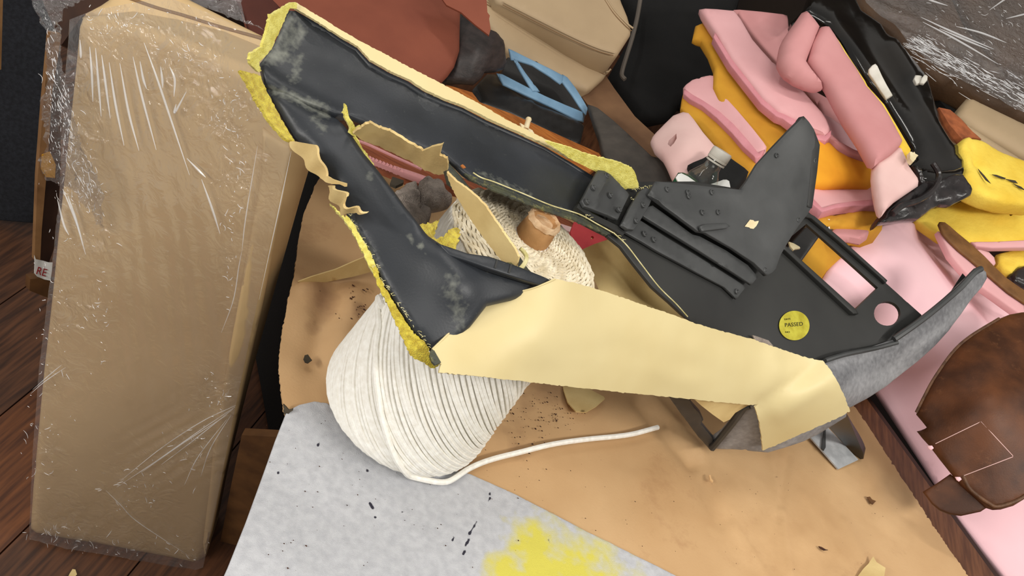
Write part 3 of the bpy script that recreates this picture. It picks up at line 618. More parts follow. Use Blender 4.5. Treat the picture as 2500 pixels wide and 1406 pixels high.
# grey bracket riveted to it
bb = lines([(1450, 430, 1410, 510, 9, .004), (1580, 510, 1535, 580, 6, .004), (1950, 300, 1850, 670, 30, .003)])
slab('bracket', [(1579, 456), (1620, 459), (1680, 463), (1726, 467), (1755, 468), (1783, 470), (1800, 448), (1825, 407), (1862, 366), (1900, 326), (1936, 290), (1948, 304), (1960, 321), (1966, 340), (1974, 357), (1970, 390), (1967, 422), (1962, 470), (1954, 511), (1944, 528), (1930, 544), (1910, 572), (1891, 601), (1884, 614), (1876, 628), (1870, 644), (1864, 661), (1856, 670), (1843, 677), (1813, 647), (1760, 612), (1696, 578), (1678, 575), (1630, 540), (1582, 506), (1560, 490)],
     T, .006, m_brk, trim, off=.020, step=14, rnd=.0011, bump=lambda x, y: bb(x, y)+.0008*fbm(x/40, y/40, 9))
slab('bracket_fin_edge', [(1936, 290), (1960, 321), (1974, 357), (1967, 422), (1954, 511), (1942, 508), (1946, 470), (1951, 420), (1954, 360), (1942, 326), (1928, 300)], T, .012, m_plate, trim, off=.0225, step=10, rnd=.0011)
slab('bracket_flange', [(1582, 508), (1630, 542), (1678, 577), (1696, 581), (1760, 614), (1813, 649), (1838, 678), (1822, 697), (1780, 670), (1700, 620), (1620, 572), (1560, 536), (1550, 520)], T, .006, m_brk, trim, off=.010, step=12, rnd=.0011)
slab('bracket_strip', [(1540, 528), (1564, 542), (1620, 578), (1700, 626), (1790, 682), (1819, 701), (1806, 716), (1795, 731), (1780, 716), (1765, 702), (1700, 668), (1600, 614), (1564, 592), (1518, 566)], T, .005, m_brk, trim, off=.003, step=12, rnd=.0011)
slab('bracket_ridge', [(1676, 566), (1690, 560), (1740, 555), (1749, 562), (1740, 568), (1692, 576), (1680, 578)], T, .005, m_brk, trim, off=.026, step=8, rnd=.0011)
slab('clip_box', [(1405, 500), (1425, 462), (1447, 424), (1462, 426), (1476, 434), (1500, 458), (1524, 484), (1510, 512), (1494, 546), (1470, 536), (1438, 524), (1412, 514)], T, .006, m_brk, trim, off=.012, step=9, rnd=.0011, bump=lines([(1462, 440, 1434, 510, 4, .005), (1500, 490, 1485, 520, 8, -.003)]))
slab('clip_box', [(1500, 560), (1520, 520), (1545, 478), (1562, 466), (1582, 480), (1570, 510), (1545, 552), (1530, 572), (1514, 570)], T, .006, m_brk, trim, off=.014, step=9, rnd=.0011, bump=lines([(1552, 490, 1516, 556, 4, .005)]))
slab('clip_base', [(1405, 502), (1438, 526), (1500, 556), (1520, 572), (1512, 580), (1490, 566), (1440, 542), (1400, 512)], T, .008, m_plate, trim, off=.006, step=9)
def rivet(x, y, off=.0215, r=.0028):
    c = T.p3(np.array(x, float), np.array(y, float), off); n = T.nrm(np.array(x, float), np.array(y, float))
    lathe('rivet', c-n*.002, n, [(0, r*1.5), (.003, r*1.4), (.0035, r), (.002, r*.75), (.001, r*.3), (.0009, .0002)], m_brk, trim, 12)
for q in ((1604, 477), (1654, 483), (1712, 480), (1688, 530), (1870, 385), (1962, 395), (1838, 663), (1656, 492), (1726, 528), (1920, 540)): rivet(*q)
for q in ((1463, 440), (1414, 505), (1430, 470), (1472, 488), (1494, 524)): rivet(*q, .0145)
for q in ((1550, 513), (1572, 486), (1532, 552)): rivet(*q, .0165)
for q in ((1567, 574), (1792, 712), (1590, 588)): rivet(*q, .005)
slab('paper_label', [(1790, 560), (1803, 543), (1811, 544), (1814, 547), (1824, 545), (1823, 549), (1818, 558), (1811, 565), (1803, 564), (1801, 562)], T, .0005, m_peg, trim, off=.0215, step=6)
st = slab('sticker', [(1942+37*math.cos(a), 794+36*math.sin(a)) for a in np.linspace(0, 2*math.pi, 40, endpoint=False)], T, .0006, m_sticker, trim, off=-.002, step=10)
letters('lettering', 'PASSED', 1918, 797.5, T, 9.5, -.075, m_ink, st, off=-.0017, wide=.98, spacing=1.05)
letters('lettering', 'DATE', 1917, 781, T, 4.0, -.10, m_ink, st, off=-.0017, wide=1.1)
letters('lettering', 'NO', 1919, 812, T, 4.0, -.02, m_ink, st, off=-.0017, wide=1.3)
# curved grey bumper rail
BU = S((2008, 884, 1.375), (2125, 851, 1.45), (2260, 773, 1.50), (2389, 656, 1.58), (2413, 680, 1.60), (2320, 809, 1.56), (2170, 944, 1.50), (2074, 1003, 1.44), (2040, 930, 1.37), (2250, 830, 1.50), (1740, 1085, 1.46), (1874, 1103, 1.45), (1826, 990, 1.36), (1960, 1050, 1.42))
slab('bumper_rail', [(2000, 880), (2060, 868), (2125, 851), (2188, 833), (2225, 802), (2260, 773), (2300, 742), (2335, 710), (2368, 678), (2389, 656), (2402, 656), (2411, 664), (2413, 680), (2400, 702), (2380, 725), (2350, 768), (2320, 809), (2284, 848), (2245, 884), (2170, 944), (2120, 976), (2074, 1002), (2070, 1022), (2004, 1062), (1964, 1080), (1914, 1097), (1876, 1109), (1800, 1102), (1736, 1099), (1736, 1075), (1760, 1058), (1790, 1024), (1812, 992), (1826, 986), (1900, 980), (1980, 930)],
     BU, .012, m_bump, trim, step=13, rnd=.005, bump=lambda x, y: .0015*fbm((.8*x-.6*y)/150., (.6*x+.8*y)/16., 4), attrs={'streak': lambda x, y: .40+.55*fbm((.8*x-.6*y)/150., (.6*x+.8*y)/20., 14, 2)})
tube('rail_lip', pxline([(2010, 882), (2060, 866), (2125, 851), (2186, 834)], BU, .004), .004, m_brk, trim)
tube('rail_lip', pxline([(2178, 826), (2225, 794), (2260, 768), (2300, 735), (2340, 700), (2372, 666), (2390, 655)], BU, .004), .0055, m_brk, trim)
slab('rail_tab', [(2300, 745), (2325, 705), (2350, 667), (2358, 676), (2362, 682), (2335, 712)], S((2300, 745, 1.56), (2350, 667, 1.62), (2362, 682, 1.60)), .006, m_tray, trim, step=10)
tube('rail_peak', pxline([(1738, 1090), (1765, 1058), (1795, 1020), (1815, 992), (1828, 986)], BU, .003), .006, m_brk, trim)
slab('plate_edge', [(1630, 966), (1650, 968), (1682, 972), (1690, 988), (1710, 1010), (1718, 1028), (1712, 1034), (1728, 1054), (1742, 1070), (1740, 1098), (1730, 1096), (1700, 1062), (1664, 1014)], S((1630, 966, 1.30), (1740, 1098, 1.475), (1690, 985, 1.33), (1664, 1014, 1.36)), .008, m_blk, trim, step=9, rnd=.002, bump=lambda x, y: .002*fbm(x/12, y/12, 3))
slab('foot_plate', [(1974, 1062), (2018, 1040), (2096, 1122), (2047, 1145)], S((1974, 1062, 'z', .012), (2018, 1040, 'z', .02), (2096, 1122, 'z', .012), (2047, 1145, 'z', .006)), .003, m_galv, trim, step=14)
slab('foot_bar', [(2012, 1046), (2016, 1042), (2016, 1092), (2011, 1100), (2006, 1094)], S((2016, 1042, 'z', .024), (2012, 1100, 'z', .014), (2006, 1094, 'z', .014)), .002, m_brk, trim, step=10)
slab('foot_block', [(2016, 1036), (2066, 1006), (2072, 1022), (2108, 1108), (2108, 1120), (2096, 1122), (2060, 1084)], S((2016, 1036, 1.46), (2070, 1012, 1.46), (2108, 1118, 'z', .012), (2060, 1084, 'z', .02)), .012, m_tray, trim, step=12)
# the long cream leather cover
CS = S((1053, 857, .915), (1072, 895, .905), (1173, 726, .97), (1239, 717, .985), (1350, 682, 1.0), (1465, 710, 1.06), (1636, 767, 1.15), (1831, 827, 1.28), (1960, 872, 1.35), (2008, 882, 1.355), (2035, 920, 1.35), (2072, 1000, 1.40), (1960, 1052, 1.40), (1859, 1095, 1.42), (1841, 994, 1.32), (1745, 977, 1.25), (1600, 963, 1.17), (1295, 931, 1.0), (1300, 820, .98), (1600, 880, 1.14), (1930, 960, 1.33))
cw = lines([(1856, 986, 1985, 905, 13, -.006), (1900, 1000, 1995, 935, 16, .005), (1880, 870, 1890, 900, 14, .004), (1700, 850, 1800, 880, 22, .002), (1600, 900, 1680, 925, 18, .002), (1500, 850, 1640, 900, 25, -.0015)])
slab('leather_cover', [(1053, 857), (1089, 820), (1125, 782), (1150, 752), (1173, 727), (1205, 722), (1239, 717), (1270, 712), (1299, 704), (1325, 693), (1352, 681), (1420, 696), (1465, 710), (1515, 727), (1570, 746), (1636, 767), (1690, 788), (1750, 806), (1831, 827), (1890, 848), (1960, 872), (1985, 878), (2006, 882), (2020, 898), (2035, 920), (2046, 940), (2056, 962), (2064, 982), (2072, 1000), (2059, 1008), (2010, 1030), (1960, 1052), (1910, 1074), (1859, 1095), (1856, 1060), (1850, 1026), (1842, 994), (1854, 988), (1800, 982), (1745, 977), (1625, 965), (1530, 956), (1430, 946), (1360, 938), (1295, 931), (1180, 920), (1068, 911), (1072, 893), (1062, 874)],
     CS, .003, m_cream, trim, step=14, jag=.6, off=.004, bump=lambda x, y: cw(x, y)+.0008*fbm(x/60, y/45, 6))
tube('cover_edge', pxline([(1053, 858), (1089, 821), (1125, 783), (1150, 753), (1173, 728), (1205, 723), (1239, 718), (1270, 713), (1299, 705), (1325, 694), (1350, 682)], CS, .004), .0011, m_cream, trim, 6)
slab('cover_corner', [(1050, 858), (1058, 862), (1073, 890), (1060, 895), (1052, 888), (1046, 872)], CS, .003, m_blk_dirty, trim, off=.0045, step=8)
slab('inner_flap', [(1690, 970), (1745, 974), (1845, 986), (1826, 990), (1812, 998), (1795, 1008), (1782, 1024), (1767, 1031), (1740, 1012), (1712, 990)], S((1690, 970, 1.24), (1845, 986, 1.35), (1767, 1031, 1.36)), .003, m_cream_in, trim, step=10)
for (x, y) in ((1128, 411),): slab('paint_spot', [(x-6, y-3), (x-1, y-6), (x+4, y-2), (x+7, y+2), (x+1, y+4), (x-3, y+1)], T, .001, m_wood, trim, off=.003, step=5)
# ---------------------------------------------------------------- wrapped pack on the left
PK = S((180, 50, 1.21), (710, 370, 1.20), (490, 1380, 1.739), (65, 1310, 1.64))
pack = thing('wrapped_pack', 'tall pack of tan upholstered panels wrapped in clear stretch film', 'wrapped panels')
pf = lines([(195, 45, 420, 95, 10, .75), (420, 95, 640, 175, 10, .75), (640, 170, 650, 150, 8, .5)])
slab('front_panel', [(182, 46), (230, 40), (330, 62), (430, 92), (540, 138), (640, 180), (690, 300), (712, 366), (668, 560), (620, 780), (565, 1030), (520, 1250), (498, 1374), (470, 1386), (300, 1350), (160, 1328), (66, 1310), (72, 1200), (90, 1000), (120, 700), (150, 380)],
     PK, .13, m_pack, pack, step=22, rnd=.018, bump=lambda x, y: .0025*fbm(x/160, y/300, 2)-.012*np.clip(lines([(575, 330, 560, 700, 14, 1), (560, 700, 520, 1000, 14, 1)])(x, y), 0, 1)*.3)
slab('back_panel', [(190, 30), (240, 4), (290, -30), (420, -30), (540, 30), (650, 84), (700, 110), (690, 200), (640, 180), (540, 134), (430, 90), (330, 60), (230, 38)],
     S((190, 30, 1.27), (420, -20, 1.29), (640, 180, 1.27)), .09, m_pack, pack, step=18, rnd=.015)
tube('seam', pxline([(300, -10), (380, 18), (450, 38), (540, 66), (650, 96)], S((190, 30, 1.27), (420, -20, 1.29), (640, 180, 1.27)), -.001), .003, m_beige_d, pack)
slab('side_panel', [(640, 320), (712, 366), (690, 500), (640, 760), (590, 980), (545, 1180), (520, 1300), (500, 1370), (494, 1330), (520, 1100), (560, 860), (600, 640), (636, 440)],
     S((640, 320, 1.18), (712, 366, 1.2), (500, 1370, 1.735), (560, 860, 1.385), (590, 980, 1.47)), .02, m_pack, pack, step=16, rnd=.008)
# film: taut, streaked and crinkled by zones
z_cr = blob([(200, 330, 50, 1.0), (215, 200, 45, 1), (160, 500, 60, .8), (560, 270, 55, 1), (600, 420, 50, .9), (470, 150, 70, .8), (300, 70, 60, .6), (250, 600, 40, .8), (180, 760, 60, .7), (140, 900, 60, .6), (110, 1090, 40, .9), (330, 1190, 70, .8), (180, 1300, 90, .9), (330, 1320, 60, .9), (470, 1090, 50, .8), (530, 950, 45, .9), (570, 620, 30, .6), (590, 760, 30, .5), (440, 1330, 50, .6)])
def film_b(x, y):
    zc = z_cr(x, y)
    u = x-.10*(y-200); st = np.exp(-((y-250)/90.)**2)*((x > 235) & (x < 400))
    st2 = np.clip((y-350)/200., 0, 1)*np.clip((1050-y)/200., 0, 1)*((x > 260) & (x < 560))
    fan = np.exp(-((x-440)/110.)**2-((y-1080)/75.)**2)
    rd = np.abs(fbm(x/34., y/34., 21, 3))+.6*np.abs(fbm((x+y)/16., (x-y)/30., 22, 2))
    return .004+.0045*zc*(1-rd*1.2)+.0022*st*np.sin(u/3.6)**3*(.5+vn(x/25., y/200., 5))+.0007*st2*np.sin((x-.13*y)/7.+3*vn(x/60., y/300., 3))+.003*fan*np.sin((x*.55+y)/5.)+.0016*fbm(x/70., y/70., 11)
slab('stretch_film', [(184, 46), (240, 24), (420, -10), (520, 30), (650, 90), (690, 250), (716, 366), (672, 560), (624, 780), (570, 1030), (526, 1250), (500, 1372), (470, 1382), (300, 1346), (170, 1324), (78, 1302), (82, 1200), (92, 1050), (104, 900), (130, 700), (160, 480), (164, 380)],
     PK, .0006, m_filmA, pack, step=8, off=.008, bump=film_b, attrs={'crinkle': lambda x, y: .12+.9*z_cr(x, y)})
FB = S((110, 0, 1.25), (170, 110, 1.19), (140, 250, 1.24), (125, 380, 1.30), (250, 420, 1.24), (280, 560, 1.33), (215, 250, 1.19))
slab('bunched_film', [(168, 60), (178, 90), (180, 140), (192, 200), (212, 270), (226, 330), (250, 390), (272, 425), (276, 460), (282, 520), (276, 545), (250, 500), (215, 460), (190, 440), (150, 425), (128, 405), (118, 380), (135, 366), (146, 345), (150, 310), (140, 292), (132, 272), (140, 230), (146, 180), (152, 120), (160, 80)],
     FB, .0006, m_filmB, pack, step=5, off=.016, bump=lambda x, y: .006*(1-1.5*np.abs(fbm((x+.1*y)/9., y/42., 31, 3)))+.008*fbm(x/30., y/30., 32), attrs={'crinkle': lambda x, y: .8+0*x})
slab('bunched_film', [(86, -10), (240, -10), (250, 8), (228, 20), (196, 30), (178, 36), (168, 66), (150, 96), (138, 100), (118, 76), (104, 40), (94, 12)],
     S((86, -10, 1.3), (240, -10, 1.27), (140, 100, 1.25)), .0006, m_filmB, pack, step=6, off=.01, bump=lambda x, y: .010*(1-1.5*np.abs(fbm(x/16., y/30., 33, 3))), attrs={'crinkle': lambda x, y: .6+0*x})
slab('bunched_film', [(290, -12), (600, -12), (590, 20), (600, 60), (650, 84), (600, 66), (500, 30), (400, -4)],
     S((290, -12, 1.32), (600, -12, 1.36), (650, 84, 1.30)), .0006, m_filmB, pack, step=8, off=.004, bump=lambda x, y: .006*(1-1.5*np.abs(fbm(x/26., y/14., 35, 3))), attrs={'crinkle': lambda x, y: .5+0*x})
tag(slab('dark_backing', [(90, -30), (640, -30), (650, 80), (560, 40), (420, -10), (300, 10), (200, 40), (150, 110)], S((90, -30, 1.62), (640, -30, 1.62), (150, 110, 1.62)), .05, m_dkcard, step=30), 'dark brown sheet standing behind the top of the wrapped pack', 'sheet')

def scatter(n, zones, surf, off, lmin, lmax, ang, spread, bend=.5):
    out = []
    for i in range(n):
        zx, zy, sx, sy = zones[int(rng.integers(len(zones)))]
        x = rng.normal(zx, sx); y = rng.normal(zy, sy); a = ang+rng.normal(0, spread); l = rng.uniform(lmin, lmax)*(rng.uniform()**1.5+.25); b = rng.normal(0, bend)
        u = np.linspace(-.5, .5, 5); X = x+l*(u*math.cos(a)-b*u*u*math.sin(a)); Y = y+l*(u*math.sin(a)+b*u*u*math.cos(a))
        out.append(surf.p3(X, Y, off))
    return out
def pleats(ls, surf, off):
    return [pxline(l, surf, off, 8) for l in ls]
PLT = [[(212, 95), (214, 128), (214, 140)], [(236, 112), (241, 180), (243, 245)], [(250, 115), (257, 200), (263, 280)], [(265, 132), (274, 200), (285, 285)], [(283, 150), (298, 250), (318, 350)], [(309, 152), (330, 270), (354, 362)], [(341, 136), (362, 230), (396, 360)], [(358, 147), (366, 190), (374, 214)], [(368, 102), (400, 190), (430, 280), (476, 420)], [(408, 160), (412, 190), (413, 212)], [(430, 160), (442, 190), (440, 232)], [(445, 250), (442, 270), (470, 220)], [(470, 380), (500, 410), (515, 425)], [(505, 430), (530, 500), (548, 560)], [(155, 480), (170, 540), (182, 566)], [(168, 455), (195, 520), (212, 570)], [(180, 470), (200, 530), (222, 612)]]
joined('pleat_glints', pleats(PLT, PK, .014), .0017, m_pleat_glint, pack, taper=True)  # folds in the film, whitened to show as highlight streaks
FAN = [[(582, 976), (500, 1015), (400, 1080), (300, 1160)], [(580, 980), (490, 1040), (390, 1110), (290, 1176)], [(575, 985), (480, 1060), (400, 1120)], [(560, 1000), (450, 1070), (350, 1140)], [(570, 1000), (520, 1080), (495, 1150)], [(560, 1010), (490, 1100), (455, 1170)], [(264, 1184), (300, 1220), (340, 1260), (460, 1340)], [(640, 350), (610, 520), (600, 600)], [(720, 362), (690, 500), (640, 720)], [(600, 600), (592, 640), (578, 720), (548, 800)], [(85, 950), (120, 920), (170, 886)], [(90, 940), (130, 905), (160, 880)]]
joined('pleat_glints', pleats(FAN, PK, .013), .0008, m_pleat_glint, pack, taper=True)  # fan of film folds with their shine put into the white colour
Zs = [(200, 330, 20, 90), (225, 420, 25, 50), (250, 500, 18, 40), (560, 250, 30, 35), (595, 360, 14, 60), (470, 130, 60, 25), (290, 55, 35, 10), (180, 650, 45, 90), (150, 880, 40, 80), (110, 1050, 20, 60), (250, 750, 15, 60), (320, 1180, 50, 40), (160, 1290, 50, 14), (280, 1320, 60, 14), (480, 1080, 40, 50), (545, 960, 20, 25), (440, 1320, 40, 20), (570, 600, 10, 120), (420, 30, 90, 20)]
joined('film_glints', scatter(420, Zs, PK, .014, 4, 20, 1.0, .8), .0005, m_glint, pack, 4, True)  # white flecks laid on the film as painted sparkles
joined('film_glints', scatter(190, [(170, 200, 8, 50), (190, 320, 22, 50), (225, 440, 24, 35), (200, 260, 10, 40)], FB, .024, 5, 26, 1.25, .22), .0004, m_glint, pack, 4, True)  # painted sparkles along the bunched film
# things behind the pack
tag(slab('carpet_panel', [(-40, -40), (112, -40), (128, 60), (122, 120), (108, 330), (98, 430), (92, 548), (-40, 536)], S((0, 530, 2.11), (95, 545, 2.12), (60, -20, 1.86)), .025, m_navy, step=40, rnd=.006), 'dark navy carpeted panel leaning behind the wrapped pack', 'panel')
tag(slab('pale_batten', [(-30, -30), (8, -30), (3, 170), (-30, 170)], S((0, -20, 1.6), (0, 200, 1.72), (40, 0, 1.63)), .004, m_lath, step=30), 'pale wooden batten edge beside the navy panel', 'batten')
bx = thing('cardboard_box', 'tall cardboard box edge with a white tape behind the wrapped pack', 'box')
BX = S((123, 87, 1.50), (84, 640, 1.70), (160, 400, 1.64))
slab('box_flap', [(122, 80), (150, 85), (140, 150), (128, 220), (116, 400), (102, 560), (98, 640), (84, 634), (92, 430), (106, 250)], BX, .012, m_lath, bx, step=16)
slab('box_side', [(138, 100), (160, 120), (160, 400), (150, 600), (128, 660), (96, 645), (104, 550), (118, 400), (130, 220)], BX, .01, m_dkcard, bx, step=20, off=-.02)
slab('box_bottom', [(76, 684), (112, 680), (150, 690), (140, 735), (112, 727), (74, 712)], BX, .02, m_brownbd, bx, step=14, off=-.004)
tp = slab('tape', [(81, 620), (85, 630), (100, 634), (116, 638), (126, 638), (124, 660), (120, 682), (106, 680), (88, 672), (81, 664), (82, 640)], BX, .001, m_paper, bx, step=8, off=.004, bump=lambda x, y: .001*np.sin(x/6.))
letters('lettering', 'RE', 83, 664, BX, 19, .28, m_redink, tp, off=.0065, wide=.9)
slab('yellow_tape', [(100, 375), (120, 368), (134, 400), (132, 432), (110, 430), (98, 410)], BX, .001, m_mus, bx, step=10, off=.004)
tag(slab('brown_board', [(590, 1062), (700, 1068), (720, 1200), (640, 1340), (572, 1330), (538, 1322), (562, 1195)], S((590, 1062, 1.50), (720, 1100, 1.50), (538, 1322, 1.775)), .015, m_brownbd, step=20), 'brown board standing in the dark gap left of the suede flap', 'board')

# ---------------------------------------------------------------- behind the trim panel, left to right
roll = thing('leather_roll', 'rolled russet leather hide with a dark curled end', 'leather')
RS = S((600, 60, 1.50), (1126, 30, 1.66), (1090, 200, 1.60), (850, 120, 1.50), (840, -20, 1.60))
slab('russet_sheet', [(576, -30), (1130, -30), (1128, 30), (1127, 120), (1114, 159), (1098, 182), (1081, 200), (1000, 260), (760, 230), (640, 140), (598, 60)], RS, .02, m_red, roll, step=26, rnd=.012)
slab('dark_fold', [(560, -30), (640, -30), (690, 20), (660, 60), (640, 120), (610, 80), (600, 40), (585, 10)], S((560, -30, 1.42), (690, 20, 1.45), (640, 120, 1.38)), .01, m_dkbrn, roll, step=20, rnd=.004)
slab('curled_end', [(1120, 20), (1150, 40), (1198, 60), (1225, 75), (1238, 95), (1244, 118), (1247, 150), (1240, 168), (1222, 176), (1192, 180), (1184, 192), (1162, 211), (1120, 206), (1080, 199), (1100, 160)],
     S((1120, 30, 1.72), (1247, 140, 1.74), (1162, 211, 1.66), (1090, 198, 1.64), (1180, 120, 1.645)), .05, m_rollb, roll, step=12, rnd=.014, bump=lambda x, y: .0012*np.sin((x+.3*y)/5.))
slab('torn_flap', [(1060, -30), (1186, -30), (1190, 30), (1196, 38), (1194, 46), (1198, 70), (1194, 86), (1160, 60), (1126, 30), (1090, 12)], S((1060, -30, 1.58), (1186, -30, 1.60), (1194, 86, 1.56)), .004, m_red, roll, step=14)
def cushion(label, pts, an, pip, th=.08, pip2=None):
    c = thing('seat_cushion', label, 'cushion', 'beige seat cushions'); s = S(*an)
    slab('cushion_body', pts, s, th, m_beige, c, step=16, rnd=.013, bump=lambda x, y: .002*fbm(x/90, y/60, 3))
    for p in ([pip] + ([pip2] if pip2 else [])):
        tube('piping', pxline(p, s, .001), .0022, m_beige, c); tube('seam', pxline([(a-3, b+6) for a, b in p], s, .0005), .001, m_beige_d, c)
    return c
cushion('lower of the two beige seat cushions behind the blue frame', [(1150, -40), (1240, -20), (1320, 30), (1400, 80), (1475, 130), (1484, 146), (1492, 168), (1480, 186), (1451, 212), (1436, 218), (1400, 206), (1370, 184), (1300, 150), (1241, 120), (1196, 60)], [(1190, 0, 1.93), (1490, 170, 2.03), (1430, 215, 1.96)], [(1170, -8), (1200, 10), (1260, 46), (1340, 98), (1410, 140), (1475, 174), (1490, 170)])
cushion('upper of the two beige seat cushions, piled on the other', [(1180, -60), (1500, -60), (1522, 4), (1536, 36), (1545, 66), (1544, 80), (1512, 130), (1502, 134), (1460, 122), (1400, 96), (1340, 64), (1280, 34), (1214, 0)], [(1200, -20, 1.90), (1545, 70, 2.00), (1500, 132, 1.95)], [(1476, -10), (1500, 26), (1528, 56), (1545, 70)], pip2=[(1230, 6), (1300, 42), (1400, 92), (1460, 118), (1500, 130)])
fr = thing('blue_frame', 'pale blue plastic frame with a diagonal brace beside the leather roll', 'frame')
BF = S((1244, 120, 1.80), (1430, 265, 1.86), (1214, 178, 1.76))
slab('frame_bar', [(1214, 177), (1228, 180), (1290, 212), (1330, 232), (1380, 254), (1424, 272), (1427, 296), (1410, 292), (1350, 262), (1290, 234), (1230, 206)], BF, .007, m_blue, fr, step=14, rnd=.003)
slab('frame_brace', [(1250, 140), (1262, 148), (1282, 178), (1300, 202), (1318, 224), (1300, 224), (1290, 208), (1270, 176)], BF, .007, m_blue, fr, step=10, rnd=.003, off=.003)
slab('frame_bar', [(1242, 118), (1290, 142), (1340, 166), (1374, 184), (1378, 198), (1368, 206), (1344, 188), (1300, 160), (1262, 148), (1248, 146)], BF, .007, m_blue, fr, step=12, rnd=.003, off=.002)
slab('frame_bar', [(1372, 182), (1384, 190), (1404, 216), (1424, 248), (1434, 266), (1430, 282), (1414, 262), (1394, 232), (1370, 200)], BF, .007, m_blue, fr, step=12, rnd=.003, off=.004)
tr_ = thing('plastic_tray', 'black moulded plastic tray holding the blue frame', 'tray')
TY = S((1160, 215, 1.74), (1428, 262, 1.88), (1280, 300, 1.72), (1424, 340, 1.76))
slab('tray_floor', [(1240, 140), (1310, 150), (1376, 200), (1432, 270), (1424, 300), (1330, 270), (1220, 200)], S((1240, 140, 1.86), (1432, 270, 1.92), (1220, 200, 1.84)), .012, m_tray, tr_, step=16)
slab('tray_wall', [(1157, 213), (1176, 192), (1190, 177), (1218, 178), (1232, 208), (1290, 238), (1350, 266), (1412, 294), (1430, 300), (1426, 318), (1419, 346), (1395, 342), (1370, 336), (1320, 308), (1240, 270), (1178, 250), (1170, 232)], TY, .02, m_tray, tr_, step=13, rnd=.006, bump=lines([(1220, 215, 1290, 262, 8, .008), (1290, 262, 1400, 306, 8, .008)]))
tag(slab('orange_board', [(1090, 205), (1154, 224), (1172, 248), (1250, 276), (1310, 303), (1400, 344), (1463, 372), (1476, 390), (1440, 420), (1300, 370), (1150, 290), (1080, 240)], S((1090, 205, 1.52), (1476, 390, 1.62), (1250, 330, 1.50)), .018, m_wood, step=18, rnd=.002), 'orange varnished wooden board showing along the panel top edge', 'board')
peg = thing('white_peg', 'small ivory plastic peg standing on the orange board', 'peg')
PG = S((1280, 310, 1.535), (1300, 310, 1.545), (1290, 290, 1.54))
lathe('peg_stem', PG.at(1284., 314.), PG.at(1291., 290.)-PG.at(1284., 314.), [(0, .005), (.014, .0045), (.018, .0055), (.021, .004), (.022, .001)], m_peg, peg, 10)
slab('peg_foot', [(1270, 300), (1280, 306), (1300, 318), (1306, 328), (1290, 322), (1274, 312)], PG, .003, m_peg, peg, step=8)
bo = thing('russet_board', 'russet board with a pink edge strip below the panel window', 'board')
BO = S((860, 345, 1.30), (1400, 560, 1.43), (1010, 430, 1.29))
slab('board_face', [(846, 326), (900, 344), (1040, 404), (1190, 452), (1300, 496), (1402, 542), (1398, 562), (1330, 546), (1189, 470), (1060, 440), (1000, 424), (905, 384), (850, 350)], BO, .02, m_wood2, bo, step=16, rnd=.002)
slab('pink_strip', [(884, 378), (908, 390), (960, 410), (1020, 430), (1056, 443), (1040, 448), (990, 429), (910, 397), (888, 387)], BO, .012, m_pink_d, bo, step=10, off=.006, rnd=.003)
slab('pink_strip', [(856, 338), (900, 354), (960, 382), (1030, 414), (1028, 416), (960, 385), (900, 357), (858, 341)], BO, .006, m_pink_d, bo, step=10, off=.004, rnd=.002)
slab('pink_strip', [(1330, 546), (1350, 546), (1394, 560), (1392, 572), (1360, 562)], BO, .01, m_pink_p, bo, step=10, off=.004)
rg = thing('knit_glove', 'crumpled grey knitted work glove beside the cord cone', 'glove')
RG = S((961, 457, 1.20), (1100, 470, 1.22), (1015, 550, 1.10), (1050, 440, 1.22), (1030, 490, 1.17))
slab('palm', [(958, 462), (985, 444), (1010, 432), (1022, 440), (1030, 470), (1034, 500), (1010, 508), (980, 496), (965, 484)], RG, .03, m_rag, rg, sm=True, step=8, rnd=.014, bump=lambda x, y: .004*np.sin((x*.4+y)/5.5)+.003*fbm(x/14, y/14, 2))
slab('finger', [(1022, 434), (1050, 424), (1078, 436), (1100, 462), (1108, 478), (1090, 488), (1060, 492), (1036, 486), (1024, 460)], RG, .035, m_rag, rg, sm=True, step=8, rnd=.016, off=.006, bump=lambda x, y: .002*np.sin(x/5.)+.003*fbm(x/16, y/16, 3))
slab('finger', [(1012, 492), (1034, 492), (1056, 506), (1046, 526), (1026, 510)], RG, .03, m_rag, rg, sm=True, step=7, rnd=.01, off=.0, bump=lambda x, y: .003*np.sin((x-y)/5.))
slab('finger', [(974, 492), (1000, 494), (1030, 512), (1046, 534), (1020, 556), (1005, 550), (984, 520)], RG, .03, m_rag, rg, sm=True, step=8, rnd=.012, off=.008, bump=lambda x, y: .003*fbm(x/12, y/12, 4))
tag(slab('dark_scrap', [(952, 448), (958, 431), (986, 440), (984, 446), (966, 454)], S((952, 448, 1.215), (986, 440, 1.235), (966, 454, 1.21)), .004, m_dscrap, step=8), 'dark olive leather scrap tucked behind the grey glove', 'leather scrap')
tag(slab('fuzzy_offcut', [(1015, 552), (1032, 544), (1050, 546), (1072, 538), (1066, 556), (1058, 572), (1062, 584), (1084, 576), (1098, 562), (1112, 552), (1123, 562), (1119, 586), (1112, 612), (1126, 632), (1100, 622), (1070, 606), (1040, 584)], S((1015, 552, .985), (1123, 562, 1.01), (1126, 632, .985), (1072, 538, 1.01)), .005, m_yel, step=7, jag=1.8, bump=lambda x, y: .003*fbm(x/5, y/5, 9)), 'fuzzy yellow suede offcut on the cord cone inside the panel window', 'leather scrap')
tag(slab('red_scrap', [(1402, 541), (1440, 556), (1490, 578), (1470, 592), (1440, 602), (1417, 610), (1406, 604), (1396, 590), (1393, 566)], S((1402, 541, 1.36), (1490, 578, 1.38), (1417, 610, 1.33)), .004, m_redp, step=9, holes=[[(1446+4*math.cos(a), 580+4*math.sin(a)) for a in np.linspace(0, 6.28, 9)[:-1]]]), 'red vinyl scrap with a punched hole behind the cord cone', 'vinyl scrap')

